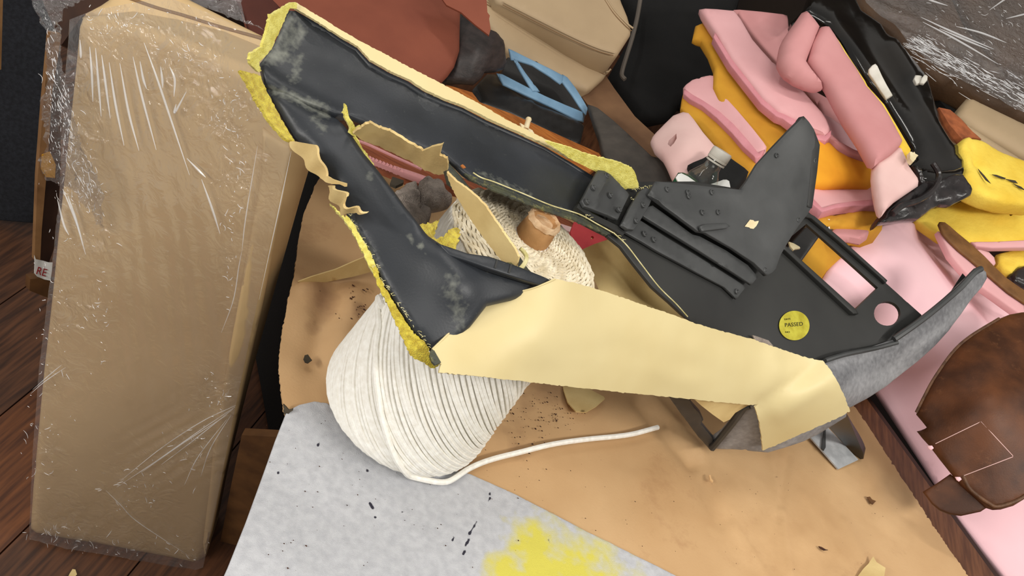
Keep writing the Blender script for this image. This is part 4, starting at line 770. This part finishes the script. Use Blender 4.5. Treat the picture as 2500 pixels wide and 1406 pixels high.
# middle dark zone
tag(slab('brown_sheet', [(1390, 196), (1480, 186), (1500, 216), (1550, 284), (1600, 330), (1620, 395), (1560, 380), (1500, 320), (1440, 262)], S((1390, 196, 2.02), (1620, 395, 1.86), (1480, 186, 2.05)), .01, M('dull_brown_sheet', (120, 88, 60), (96, 68, 46), 9, .8, .2, 200), step=20), 'dull brown leather sheet hanging between the cushions and black cover', 'leather')
tag(slab('grey_panel', [(1436, 250), (1460, 260), (1500, 292), (1535, 324), (1592, 378), (1616, 384), (1637, 420), (1650, 436), (1632, 462), (1560, 470), (1500, 420), (1475, 381), (1463, 330), (1452, 300)], S((1436, 250, 1.84), (1650, 436, 1.66), (1475, 381, 1.70)), .02, M('charcoal_panel', (74, 68, 62), (52, 48, 44), 18, .7, .2, 150), step=16, rnd=.005), 'charcoal plastic panel edge behind the yellow flap', 'panel')
cv = thing('black_cover', 'black fabric seat cover hanging in the dark behind the foam', 'seat cover')
slab('cover_cloth', [(1500, -40), (1820, -40), (1805, 20), (1790, 90), (1758, 180), (1770, 230), (1700, 260), (1664, 250), (1640, 280), (1592, 290), (1556, 290), (1529, 258), (1505, 214), (1484, 184), (1520, 120), (1544, 78), (1530, 10)], S((1500, -40, 2.3), (1820, -40, 2.35), (1556, 290, 2.15)), .06, m_void, cv, step=26, rnd=.03, bump=lambda x, y: .02*fbm(x/60, y/120, 2))
tube('cable', pxline([(1566, -20), (1556, 40), (1544, 90), (1530, 135), (1520, 168), (1518, 184), (1526, 194)], S((1500, -40, 2.22), (1820, -40, 2.25), (1556, 290, 2.05)), .0), .0055, M('grey_cable', (96, 88, 80), None, rough=.5), cv)

# ---------------------------------------------------------------- foam pile
fA = thing('foam_pad', 'long pink foam pad with thick mustard underside, tallest of the pile', 'foam pad')
FA = S((1720, 20, 2.02), (2029, 318, 1.78), (1870, 357, 1.74))
slab('mustard_layer', [(1706, 30), (1700, 60), (1721, 66), (1740, 96), (1754, 132), (1751, 180), (1763, 216), (1782, 240), (1802, 264), (1835, 312), (1868, 360), (1900, 350), (1930, 310), (1950, 280), (1900, 200), (1850, 120), (1790, 50), (1730, 20)], FA, .03, m_mus, fA, step=16, rnd=.01, off=-.03)
slab('pink_layer', [(1709, 16), (1750, 16), (1795, 18), (1812, 40), (1840, 90), (1862, 116), (1885, 141), (1914, 166), (1942, 192), (1968, 220), (1990, 246), (2010, 268), (2022, 288), (2031, 316), (2016, 330), (1990, 324), (1960, 314), (1944, 292), (1915, 278), (1900, 272), (1861, 239), (1819, 185), (1786, 143), (1750, 80), (1736, 60), (1716, 28)], FA, .03, m_pink, fA, step=14, rnd=.010, bump=lambda x, y: .006*np.sin((x-y)/110.)  )
m_cut = M('cut_pink_foam', (212, 144, 152), (202, 132, 140), 20, .9, .3, 600)
slab('cut_edge', [(1746, 76), (1786, 140), (1819, 182), (1861, 236), (1900, 270), (1915, 275), (1944, 288), (1962, 312), (1990, 322), (2016, 328), (2031, 314), (2030, 330), (2018, 342), (1985, 335), (1955, 327), (1938, 306), (1912, 287), (1896, 281), (1858, 250), (1815, 196), (1782, 154), (1742, 88)], FA, .02, m_cut, fA, step=9, rnd=.002, off=-.002)
fA2 = tag(slab('foam_sheet', [(1795, 18), (1860, 24), (1926, 32), (1930, 80), (1925, 150), (1960, 200), (2030, 240), (2078, 285), (2110, 335), (2148, 396), (2112, 386), (2052, 358), (2024, 330), (2000, 250), (1900, 150), (1830, 70)], S((1795, 18, 2.06), (1926, 32, 2.10), (2148, 396, 1.88), (1940, 170, 2.0)), .035, m_pink_d, step=16, rnd=.008), 'dusky pink foam sheet in the hollow behind the tallest pad', 'foam pad')
fE = thing('foam_block', 'amber foam block with pink top edge right of the grey bracket', 'foam pad')
FE = S((1960, 310, 1.76), (2148, 396, 1.84), (2026, 449, 1.72))
slab('amber_layer', [(1950, 310), (1963, 321), (1985, 322), (1999, 327), (2018, 332), (2035, 342), (2053, 360), (2078, 374), (2104, 384), (2148, 398), (2150, 430), (2140, 448), (2080, 448), (2026, 451), (2000, 446), (1972, 435), (1950, 420)], FE, .04, m_org, fE, step=14, rnd=.016)
slab('pink_layer', [(1960, 306), (2000, 322), (2022, 326), (2050, 350), (2080, 366), (2110, 378), (2148, 392), (2150, 402), (2104, 388), (2076, 378), (2050, 362), (2034, 346), (2016, 336), (1998, 331), (1984, 326), (1962, 324)], FE, .03, m_pink_d, fE, step=10, rnd=.004, off=.006)
slab('pink_layer', [(1995, 246), (2020, 256), (2050, 272), (2074, 290), (2098, 322), (2119, 352), (2150, 398), (2110, 380), (2054, 354), (2030, 326), (2026, 300), (2012, 270)], FE, .03, m_pink_l, fE, step=12, rnd=.006, off=-.02)
fB = thing('foam_strip', 'narrow pink foam strip on mustard foam left of the tallest pad', 'foam pad')
FBs = S((1670, 200, 1.94), (1870, 357, 1.74), (1830, 405, 1.70))
slab('mustard_layer', [(1668, 210), (1664, 228), (1661, 249), (1685, 270), (1708, 296), (1730, 324), (1790, 380), (1828, 408), (1850, 384), (1862, 360), (1800, 300), (1730, 240)], FBs, .04, m_mus, fB, step=12, rnd=.006, off=-.014)
slab('pink_layer', [(1668, 206), (1676, 198), (1690, 190), (1733, 184), (1750, 186), (1758, 216), (1776, 242), (1800, 268), (1838, 312), (1872, 354), (1866, 366), (1850, 374), (1820, 338), (1790, 304), (1754, 272), (1718, 247), (1690, 231), (1673, 220)], FBs, .03, m_pink, fB, step=11, rnd=.006, bump=lambda x, y: .004*np.sin((x-y)/24.))
slab('cut_edge', [(1671, 214), (1690, 228), (1718, 244), (1754, 268), (1790, 300), (1820, 334), (1850, 370), (1868, 362), (1858, 380), (1846, 384), (1815, 356), (1786, 322), (1750, 286), (1714, 256), (1684, 240), (1668, 226)], FBs, .02, m_cut, fB, step=8, rnd=.002, off=-.001)
tag(slab('foam_headrest', [(1583, 339), (1588, 326), (1596, 316), (1618, 294), (1642, 272), (1668, 263), (1684, 266), (1698, 282), (1724, 316), (1750, 346), (1778, 372), (1776, 400), (1740, 440), (1700, 456), (1650, 440), (1636, 420), (1612, 380), (1592, 360)], S((1583, 339, 1.72), (1690, 270, 1.78), (1776, 390, 1.70), (1650, 440, 1.60), (1680, 350, 1.65)), .03, m_pink_p, step=10, rnd=.014,
         holes=[[(1630, 352), (1633, 342), (1642, 334), (1651, 326), (1652, 338), (1645, 350), (1637, 358)]]), 'pale pink rounded foam pad with a slit hole', 'foam pad')
tag(slab('hole_shade', [(1618, 325), (1662, 318), (1662, 368), (1620, 370)], S((1620, 325, 1.735), (1660, 318, 1.745), (1640, 366, 1.72)), .01, m_void, step=14), 'black sheet added behind the pale pink pad to darken its slit', 'hole shade')  # black sheet stands in for the shade inside the slit
fD = thing('foam_bolster', 'folded pink foam bolster lying against the gloss black trim', 'foam pad')
FD = S((1969, 15, 1.86), (2230, 360, 1.74), (2149, 390, 1.68), (1913, 135, 1.80))
slab('yellow_backing', [(2034, 56), (2060, 92), (2076, 118), (2122, 186), (2128, 198), (2170, 244), (2204, 300), (2236, 354), (2234, 372), (2222, 368), (2190, 320), (2120, 220), (2050, 110)], FD, .03, m_yelf, fD, step=10, rnd=.004, off=-.012)
slab('bolster', [(2011, 56), (2022, 54), (2032, 55), (2045, 74), (2056, 92), (2071, 119), (2098, 156), (2117, 188), (2123, 200), (2143, 222), (2163, 246), (2182, 276), (2198, 306), (2214, 336), (2210, 346), (2190, 366), (2149, 392), (2130, 362), (2113, 333), (2094, 306), (2077, 282), (2052, 240), (2029, 198), (2004, 164), (1982, 134), (1990, 96)], FD, .045, m_pink_d, fD, step=13, rnd=.018, bump=lines([(2060, 200, 2100, 185, 6, -.002)]))
slab('rolled_end', [(1969, 15), (1976, 16), (1982, 20), (1998, 38), (2011, 56), (1996, 92), (1984, 120), (1976, 140), (1990, 160), (2020, 196), (2000, 194), (1980, 189), (1954, 178), (1930, 162), (1920, 150), (1912, 134), (1914, 112), (1918, 93), (1926, 76), (1938, 58)], FD, .06, m_pink_d, fD, step=12, rnd=.026, off=.004)
fK = thing('foam_wedge', 'short pink foam wedge at the foot of the folded bolster', 'foam pad')
slab('wedge', [(2146, 392), (2170, 376), (2206, 344), (2216, 372), (2226, 400), (2248, 430), (2252, 446), (2222, 466), (2194, 485), (2176, 502), (2163, 520), (2154, 492), (2148, 460), (2144, 424)], S((2146, 392, 1.70), (2206, 344, 1.76), (2163, 520, 1.62), (2250, 446, 1.72)), .03, m_pink_p, fK, step=12, rnd=.012)
slab('torn_bit', [(2222, 370), (2232, 372), (2242, 380), (2236, 388), (2228, 396), (2222, 386)], S((2222, 370, 1.72), (2242, 380, 1.72), (2228, 396, 1.70)), .01, m_peg, fK, step=6, jag=1)
fF = thing('foam_slab', 'pink foam slab with torn mustard underside below the amber block', 'foam pad')
FF_ = S((1960, 440, 1.74), (2160, 470, 1.84), (2050, 530, 1.66))
slab('mustard_layer', [(2000, 512), (2040, 506), (2100, 500), (2165, 490), (2168, 540), (2140, 548), (2090, 538), (2050, 534), (2003, 534)], FF_, .05, m_mus, fF, step=11, rnd=.008, off=-.012, bump=lambda x, y: .006*fbm(x/22, y/14, 4))
slab('pink_layer', [(1958, 434), (2000, 444), (2050, 450), (2146, 448), (2156, 470), (2160, 500), (2120, 500), (2080, 502), (2040, 506), (2005, 518), (1980, 492), (1955, 462)], FF_, .03, m_pink, fF, step=11, rnd=.005)
slab('cut_edge', [(1957, 440), (1980, 484), (2005, 510), (2040, 500), (2080, 494), (2150, 488), (2158, 496), (2150, 504), (2080, 506), (2040, 510), (2005, 521), (1978, 498), (1955, 466)], FF_, .02, m_cut, fF, step=8, rnd=.002, off=.004)
tag(slab('foam_curl', [(1955, 486), (1966, 484), (1978, 490), (1990, 502), (2002, 520), (2003, 534), (1988, 534), (1972, 516), (1958, 506)], S((1955, 486, 1.68), (2002, 520, 1.69), (1988, 534, 1.67)), .02, m_yelf, step=7, rnd=.006), 'small curled yellow foam strip beside the window frame corner', 'foam scrap')
fS = thing('foam_offcut', 'small pink and yellow foam offcut under the white tag', 'foam pad')
slab('yellow_layer', [(1990, 560), (2030, 566), (2060, 572), (2110, 576), (2095, 590), (2070, 603), (2050, 640), (2030, 700), (2012, 745), (1970, 700), (1930, 650), (1950, 600)], S((2030, 566, 1.67), (2110, 576, 1.73), (2012, 745, 1.66)), .03, m_mus, fS, step=11, rnd=.004)
slab('pink_layer', [(2026, 566), (2036, 556), (2050, 550), (2070, 548), (2100, 552), (2124, 556), (2122, 566), (2104, 578), (2072, 572), (2040, 571)], S((2030, 566, 1.645), (2124, 556, 1.72), (2070, 575, 1.64)), .02, m_pink_d, fS, step=8, rnd=.005)
tgp = thing('white_tag', 'white paper tag with dark print next to the window frame', 'tag')
tsf = S((1986, 535, 1.655), (2026, 536, 1.67), (2024, 562, 1.65))
tg_ = slab('tag_paper', [(1984, 534), (2026, 535), (2026, 566), (2010, 556)], tsf, .0008, m_paper, tgp, step=8)
for (x, y, l) in ((2016, 542, 13), (2020, 542, 15)): slab('print_line', [(x, y), (x+1.6, y), (x+1.6, y+l), (x, y+l)], tsf, .0003, m_void, tgp, off=.0009, step=6)
th_ = thing('dark_wrapping', 'dark purple plastic strip beside the white tag', 'plastic strip')
slab('strip', [(2026, 540), (2034, 526), (2050, 532), (2070, 538), (2100, 546), (2140, 552), (2130, 558), (2090, 550), (2056, 546), (2040, 552), (2028, 566)], S((2026, 540, 1.68), (2140, 552, 1.76), (2028, 566, 1.655)), .004, m_thread, th_, step=8, bump=lambda x, y: .002*np.sin(x/4.))
# the big draped sheet
GS = S((2074, 601, 1.74), (2245, 533, 1.97), (2320, 592, 1.99), (2464, 712, 1.97), (2158, 984, 1.87), (2284, 1176, 1.75), (2458, 1406, 1.66), (2011, 700, 1.64), (2200, 700, 1.74), (2380, 800, 1.82), (2150, 620, 1.76), (2330, 690, 1.90), (2520, 1100, 1.76))
gsh = lines([(2280, 560, 2480, 800, 26, -.03), (2100, 640, 2300, 860, 60, .012)])
tag(slab('foam_sheet', [(2074, 601), (2092, 584), (2110, 568), (2155, 547), (2200, 536), (2245, 533), (2275, 547), (2305, 574), (2330, 600), (2370, 640), (2420, 680), (2464, 712), (2560, 790), (2720, 920), (2720, 1600), (2590, 1600), (2466, 1425), (2400, 1345), (2338, 1263), (2284, 1176), (2220, 1080), (2158, 984), (2100, 900), (2050, 820), (2012, 735), (2008, 691), (2020, 661), (2050, 622)], GS, .03, m_pink_l, step=20, rnd=.010, bump=lambda x, y: gsh(x, y)+.003*fbm(x/150, y/150, 3)), 'very large light pink foam sheet draped down the right side', 'foam pad')
st_ = thing('leather_strip', 'worn brown leather edging strip with pink foam backing on the pink sheet', 'leather strip')
SS = S((2300, 545, 1.90), (2510, 720, 1.86), (2344, 610, 1.87))
slab('foam_backing', [(2300, 556), (2326, 570), (2352, 596), (2410, 644), (2470, 696), (2510, 726), (2510, 768), (2470, 740), (2440, 718), (2400, 690), (2360, 652), (2330, 616)], SS, .02, m_pink, st_, step=11, rnd=.004, off=-.0085)
slab('strip_face', [(2293, 546), (2296, 540), (2308, 541), (2320, 550), (2338, 566), (2372, 594), (2404, 623), (2430, 650), (2455, 674), (2480, 692), (2510, 712), (2510, 744), (2464, 713), (2430, 684), (2398, 656), (2370, 632), (2344, 611), (2320, 588), (2302, 568)], SS, .008, m_strap, st_, step=11, rnd=.003)
# yellow foam at the right
FH = S((2350, 339, 1.92), (2500, 390, 1.96), (2350, 427, 1.86), (2500, 490, 1.88))
tag(slab('yellow_foam', [(2350, 352), (2354, 338), (2362, 331), (2372, 328), (2392, 334), (2410, 342), (2455, 368), (2540, 400), (2540, 500), (2460, 492), (2419, 480), (2400, 472), (2383, 464), (2366, 448), (2350, 428), (2360, 414), (2362, 404), (2357, 384)], FH, .05, m_yelf, step=11, rnd=.012, bump=lambda x, y: lines([(2386, 392, 2420, 452, 5, -.008), (2380, 340, 2385, 395, 8, -.006), (2419, 430, 2520, 470, 4, -.004)])(x, y)+.003*fbm(x/25, y/25, 8),
         attrs=None), 'crumpled yellow foam lump with torn cracks at the right', 'foam pad')
YH = [o for o in COL.objects if o.name == 'yellow_foam'][0]
for q in ([(2419, 428), (2430, 429), (2453, 437), (2450, 440), (2432, 434)], [(2452, 439), (2476, 443), (2482, 450), (2470, 447)], [(2470, 450), (2490, 458), (2502, 468), (2486, 461)], [(2385, 414), (2400, 430), (2416, 450), (2404, 442), (2390, 424)]): slab('torn_slit', q, FH, .001, m_dscrap, YH, step=5, off=.0035)
fI = thing('yellow_foam', 'flat yellow foam sheet with pink edge under the crumpled lump', 'foam pad')
FIs = S((2260, 505, 1.97), (2540, 490, 2.0), (2374, 592, 1.93), (2540, 590, 1.95))
slab('yellow_layer', [(2236, 535), (2272, 507), (2300, 501), (2330, 496), (2374, 480), (2420, 476), (2540, 490), (2540, 592), (2440, 596), (2380, 596), (2300, 580), (2260, 552)], FIs, .03, m_yelf, fI, step=14, rnd=.006, bump=lambda x, y: .003*fbm(x/50, y/30, 9), holes=[[(2464, 524), (2472, 518), (2486, 512), (2494, 506), (2494, 513), (2480, 520), (2468, 527)]])
slab('pink_layer', [(2370, 592), (2420, 592), (2540, 586), (2540, 606), (2470, 607), (2420, 608), (2380, 604)], FIs, .02, m_pink, fI, step=10, rnd=.004, off=.006)
tag(slab('foam_roll', [(2376, 602), (2400, 604), (2420, 610), (2434, 624), (2438, 640), (2430, 650), (2410, 636)], S((2376, 602, 1.90), (2438, 640, 1.90), (2410, 636, 1.89)), .03, m_pink, step=8, rnd=.012), 'rolled pink foam end tucked behind the brown strip', 'foam pad')
tag(slab('yellow_foam', [(2436, 616), (2470, 608), (2540, 600), (2540, 650), (2490, 646), (2476, 660), (2455, 652), (2440, 640)], S((2436, 616, 1.96), (2540, 600, 2.0), (2470, 660, 1.92)), .03, m_yelf, step=11, rnd=.008), 'dull yellow foam corner under the pink edge at far right', 'foam pad')
tag(slab('rubber_bumper', [(2470, 662), (2484, 648), (2510, 640), (2540, 640), (2540, 700), (2500, 692), (2480, 682)], S((2470, 662, 1.92), (2540, 640, 1.94), (2500, 692, 1.90)), .04, m_rub, step=9, rnd=.014), 'black rubber bumper at the right edge behind the brown strip', 'bumper')
# ---------------------------------------------------------------- gloss black seat trim and strap
gt = thing('seat_trim', 'long gloss black plastic seat trim leaning behind the pink bolster', 'seat trim')
GT = S((1990, 0, 2.06), (2110, 0, 2.12), (2240, 380, 1.86), (2362, 387, 1.90), (2170, 180, 1.94), (2290, 240, 2.0), (2130, 90, 2.0))
slab('trim_shell', [(1940, 40), (1972, 8), (1990, -40), (2080, -40), (2110, 16), (2158, 50), (2172, 74), (2209, 111), (2248, 150), (2272, 180), (2290, 250), (2311, 300), (2330, 330), (2348, 354), (2362, 388), (2358, 410), (2330, 424), (2290, 430), (2250, 420), (2236, 396), (2242, 376), (2236, 350), (2170, 236), (2120, 180), (2056, 84), (2030, 50), (1980, 20), (1950, 60)], GT, .05, m_gloss, gt, step=15, rnd=.016, bump=lines([(2180, 110, 2330, 360, 14, .012), (2240, 200, 2340, 370, 8, -.012), (2080, 40, 2220, 240, 18, -.008)]))
slab('trim_tip', [(2250, 402), (2290, 410), (2330, 408), (2358, 398), (2362, 420), (2340, 440), (2290, 446), (2256, 434)], S((2250, 402, 1.82), (2358, 398, 1.86), (2290, 446, 1.79)), .04, m_gloss, gt, step=10, rnd=.012)
clip = tag(slab('white_clip', [(2121, 178), (2121, 168), (2130, 158), (2138, 154), (2143, 160), (2154, 184), (2166, 207), (2180, 231), (2164, 241), (2150, 222), (2136, 200)], S((2121, 170, 1.82), (2180, 231, 1.80), (2138, 154, 1.82)), .012, m_white, step=8, rnd=.003), 'long white plastic clip between pink bolster and gloss black trim', 'clip')
c2 = thing('white_clip', 'small square white clip on the upper gloss black trim', 'clip')
slab('clip_body', [(2236, 182), (2252, 184), (2248, 202), (2238, 204), (2232, 192)], S((2236, 182, 1.93), (2252, 184, 1.93), (2238, 204, 1.92)), .01, m_white, c2, step=6, rnd=.002)
slab('clip_head', [(2250, 190), (2258, 180), (2266, 184), (2265, 194), (2256, 204), (2246, 202)], S((2250, 190, 1.92), (2266, 184, 1.92), (2256, 204, 1.915)), .01, m_white, c2, step=6, rnd=.003)
sk = thing('rubber_strap', 'curved scuffed black rubber strap below the gloss black trim', 'strap')
SKs = S((2240, 400, 1.76), (2150, 542, 1.66), (2270, 510, 1.74), (2390, 460, 1.80))
slab('strap_body', [(2236, 402), (2252, 408), (2262, 440), (2300, 436), (2340, 420), (2356, 424), (2384, 456), (2374, 476), (2326, 500), (2300, 498), (2278, 510), (2262, 522), (2246, 534), (2200, 538), (2150, 546), (2140, 556), (2146, 540), (2162, 520), (2186, 488), (2222, 466), (2254, 446), (2246, 424)], SKs, .025, m_rub, sk, step=11, rnd=.009, bump=lambda x, y: .006*fbm(x/20, y/20, 6))
tube('strap_rim', pxline([(2266, 404), (2280, 428), (2276, 452), (2258, 476), (2226, 496), (2190, 508), (2166, 528)], SKs, .012), .006, m_rub, sk)
# ---------------------------------------------------------------- film wrapped brown seats, top right
ws = thing('wrapped_upholstery', 'dark brown leather seat cushions under clear film at top right', 'wrapped cushions')
m_ws = M('brown_seat_leather', (88, 62, 38), (66, 46, 28), 9, .6, .3, 200)
WSs = S((2080, 0, 2.16), (2500, 0, 2.30), (2300, 190, 2.08), (2500, 280, 2.12))
slab('seat_pad', [(2060, -50), (2330, -50), (2376, 46), (2420, 100), (2470, 160), (2540, 230), (2540, 285), (2450, 246), (2388, 210), (2314, 176), (2270, 146), (2225, 104), (2168, 44), (2106, -4)], WSs, .10, m_ws, ws, step=22, rnd=.03, off=-.012)
slab('seat_pad', [(2340, -50), (2560, -50), (2560, 250), (2500, 196), (2440, 120), (2384, 46)], WSs, .10, m_ws, ws, step=22, rnd=.03, off=.0)
wz = blob([(2270, 160, 50, 1), (2340, 195, 50, 1), (2420, 225, 50, 1), (2490, 260, 50, 1), (2230, 110, 40, .7)])
def wfb(x, y):
    u = (y-.52*x); return .012+.006*wz(x, y)*(1-1.6*np.abs(fbm(u/11., x/60., 41, 3)))+.004*np.sin(u/7.+2*vn(x/80., y/80., 2))*np.exp(-((u+1060)/60.)**2)+.0025*fbm(x/50., y/50., 42)
slab('stretch_film', [(2070, -40), (2560, -40), (2560, 320), (2500, 292), (2440, 260), (2380, 224), (2305, 192), (2260, 162), (2215, 119), (2161, 56), (2110, 14)], WSs, .0006, m_filmB, ws, step=6, bump=wfb, attrs={'crinkle': lambda x, y: .25+.7*wz(x, y)})
joined('film_glints', scatter(420, [(2240, 130, 22, 12), (2300, 170, 30, 12), (2360, 196, 30, 12), (2430, 226, 35, 14), (2490, 256, 25, 16)], WSs, .024, 8, 44, .52, .1, .15), .00055, m_glint, ws, 4, True)  # white slivers painted as glints along the film band
joined('pleat_glints', pleats([[(2235, 58), (2290, 84), (2350, 110), (2410, 134)], [(2280, 86), (2340, 112), (2400, 136)], [(2240, 70), (2320, 112), (2420, 170)], [(2320, 80), (2380, 95), (2440, 118)], [(2245, 10), (2262, 18), (2300, 30)], [(2400, 40), (2440, 12), (2450, 8)], [(2440, 60), (2480, 50), (2500, 44)]], WSs, .022), .0022, m_pleat_glint, ws, taper=True)  # film folds with highlights painted in white
joined('film_glints', scatter(60, [(2300, 40, 80, 30), (2450, 60, 40, 40)], WSs, .018, 4, 16, .5, .5), .0005, m_glint, ws, 4, True)  # a few more sparkles painted as white flecks
cc = thing('seat_cushion', 'beige seat cushion edge below the film wrapped seats at far right', 'cushion')
CCs = S((2344, 275, 2.0), (2540, 300, 2.06), (2540, 420, 1.98), (2380, 310, 1.98))
slab('cushion_body', [(2344, 272), (2352, 250), (2371, 228), (2440, 262), (2540, 310), (2540, 392), (2500, 372), (2440, 336), (2390, 306)], CCs, .06, m_beige, cc, step=13, rnd=.018)
slab('cushion_base', [(2344, 278), (2390, 308), (2440, 340), (2500, 378), (2540, 396), (2540, 412), (2490, 388), (2430, 352), (2380, 318), (2346, 292)], CCs, .05, m_beige, cc, step=11, rnd=.008, off=-.008)
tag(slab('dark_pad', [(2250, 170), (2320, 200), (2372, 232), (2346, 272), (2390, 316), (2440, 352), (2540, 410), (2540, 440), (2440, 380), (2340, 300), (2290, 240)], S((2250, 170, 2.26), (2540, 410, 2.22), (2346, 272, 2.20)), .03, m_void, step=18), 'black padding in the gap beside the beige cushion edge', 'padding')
tag(slab('orange_wood_block', [(2292, 262), (2320, 268), (2344, 288), (2372, 318), (2396, 340), (2376, 336), (2354, 344), (2340, 330), (2318, 304)], S((2292, 262, 1.99), (2396, 340, 1.98), (2340, 330, 1.95)), .02, M('rust_wood', (170, 96, 56), (130, 70, 40), 40, .6, .2, 80), step=10), 'rust orange wood piece beside the gloss black trim', 'wood')
# ---------------------------------------------------------------- brown leather pad
hp = thing('leather_pad', 'glossy dark brown leather pad lying on the pink sheet', 'leather pad')
HP = S((2497, 755, 1.72), (2230, 1010, 1.60), (2260, 1080, 1.57), (2449, 1245, 1.50), (2540, 1200, 1.50), (2420, 960, 1.53), (2540, 900, 1.60))
slab('lower_flap', [(2251, 1197), (2284, 1178), (2318, 1156), (2360, 1190), (2424, 1236), (2400, 1250), (2350, 1259), (2320, 1254), (2295, 1244), (2275, 1228)], HP, .012, m_brn, hp, step=11, rnd=.004, off=-.012)
slab('pad_face', [(2560, 752), (2497, 755), (2468, 760), (2440, 771), (2400, 790), (2365, 815), (2342, 834), (2320, 855), (2296, 888), (2275, 921), (2262, 946), (2250, 970), (2240, 990), (2231, 1008), (2244, 1024), (2257, 1041), (2246, 1046), (2233, 1049), (2246, 1066), (2262, 1084), (2290, 1120), (2322, 1158), (2346, 1186), (2382, 1216), (2410, 1240), (2430, 1246), (2449, 1245), (2480, 1236), (2510, 1218), (2570, 1180)], HP, .03, m_brn, hp, step=14, rnd=.012, bump=lambda x, y: .0015*fbm(x/80, y/80, 7)-.003*lines([(2300, 1000, 2500, 900, 22, 1), (2330, 960, 2540, 850, 22, .7)])(x, y))
tube('stitched_edge', pxline([(2352, 1162), (2366, 1190), (2390, 1212), (2414, 1228), (2430, 1236), (2455, 1232), (2490, 1218), (2520, 1198)], HP, .001), .003, m_brn_e, hp)
tube('stitched_edge', pxline([(2440, 776), (2368, 820), (2324, 860), (2280, 922), (2256, 966), (2236, 1006)], HP, -.002), .0028, m_brn_e, hp)
for a, b in (((2284, 1083), (2393, 1030)), ((2395, 1029), (2473, 1113)), ((2353, 1161), (2473, 1115))):
    tube('chalk_line', pxline([a, ((a[0]+b[0])/2, (a[1]+b[1])/2), b], HP, .0), .0007, m_pink_p, hp, 5)
for (x, y) in ((2272, 1092), (2340, 1168)):
    slab('foam_tuft', [(x-9, y-4), (x+4, y-4), (x+8, y+2), (x+1, y+8), (x-5, y+4)], HP, .006, m_pink_l, hp, step=6, rnd=.002, off=.004)
# ---------------------------------------------------------------- bottles
bo1 = thing('water_bottle', 'clear plastic bottle with ribbed white screw cap', 'bottle')
C0 = W(1752, 388, 1.50); D1 = (RI*.50+UI*.80+(-F)*.30); D1 /= np.linalg.norm(D1)
PT = [(-.115, .030), (-.075, .032), (-.055, .0315), (-.040, .028), (-.028, .021), (-.018, .0150), (-.008, .0135), (.0, .013)]
b_ = lathe('bottle_body', C0, D1, PT, m_pet, bo1, 36)
a_ = b_.data.attributes.new('crinkle', 'FLOAT', 'POINT'); a_.data.foreach_set('value', [.4]*len(b_.data.vertices))
lathe('bottle_cap', C0-D1*.003, D1, [(0, .0175), (.003, .018), (.0035, .0172), (.005, .018), (.0165, .0178), (.019, .0165), (.0192, .001)], m_white, bo1, 48, wob=lambda i, j: 1+.012*(j % 2))
lathe('neck_ring', C0-D1*.008, D1, [(0, .0175), (.003, .0175)], m_white, bo1, 36)
bo2 = thing('green_bottle', 'dark green bottle with a white label lying beside the clear bottle', 'bottle')
D2 = RI*.42+UI*.80-F*.25; D2 /= np.linalg.norm(D2)
lathe('bottle_body', W(1660, 472, 1.55), D2, [(-.05, .022), (.008, .022), (.016, .021), (.030, .0205), (.034, .014), (.036, .002)], m_green, bo2, 28)
slab('bottle_label', [(1650, 432), (1656, 424), (1664, 422), (1680, 430), (1700, 444), (1718, 458), (1710, 466), (1668, 468)], S((1650, 432, 1.475), (1664, 422, 1.48), (1718, 458, 1.47)), .004, m_paper, bo2, step=8, rnd=.001)
tag(slab('paper_scrap', [(1734, 448), (1752, 440), (1766, 438), (1778, 446), (1790, 462), (1776, 468), (1750, 468)], S((1734, 448, 1.52), (1790, 462, 1.53), (1760, 438, 1.54)), .0015, m_paper, step=8, bump=lambda x, y: .004*np.sin((x+y)/9.)), 'crumpled white paper behind the clear bottle', 'paper')
tag(slab('black_foam_block', [(1681, 396), (1716, 382), (1738, 370), (1757, 362), (1790, 384), (1830, 412), (1806, 446), (1786, 470), (1740, 474), (1700, 440)], S((1681, 396, 1.60), (1757, 362, 1.62), (1786, 470, 1.56)), .06, m_void, step=14, rnd=.008), 'black block directly behind the clear bottle', 'block')
finish()
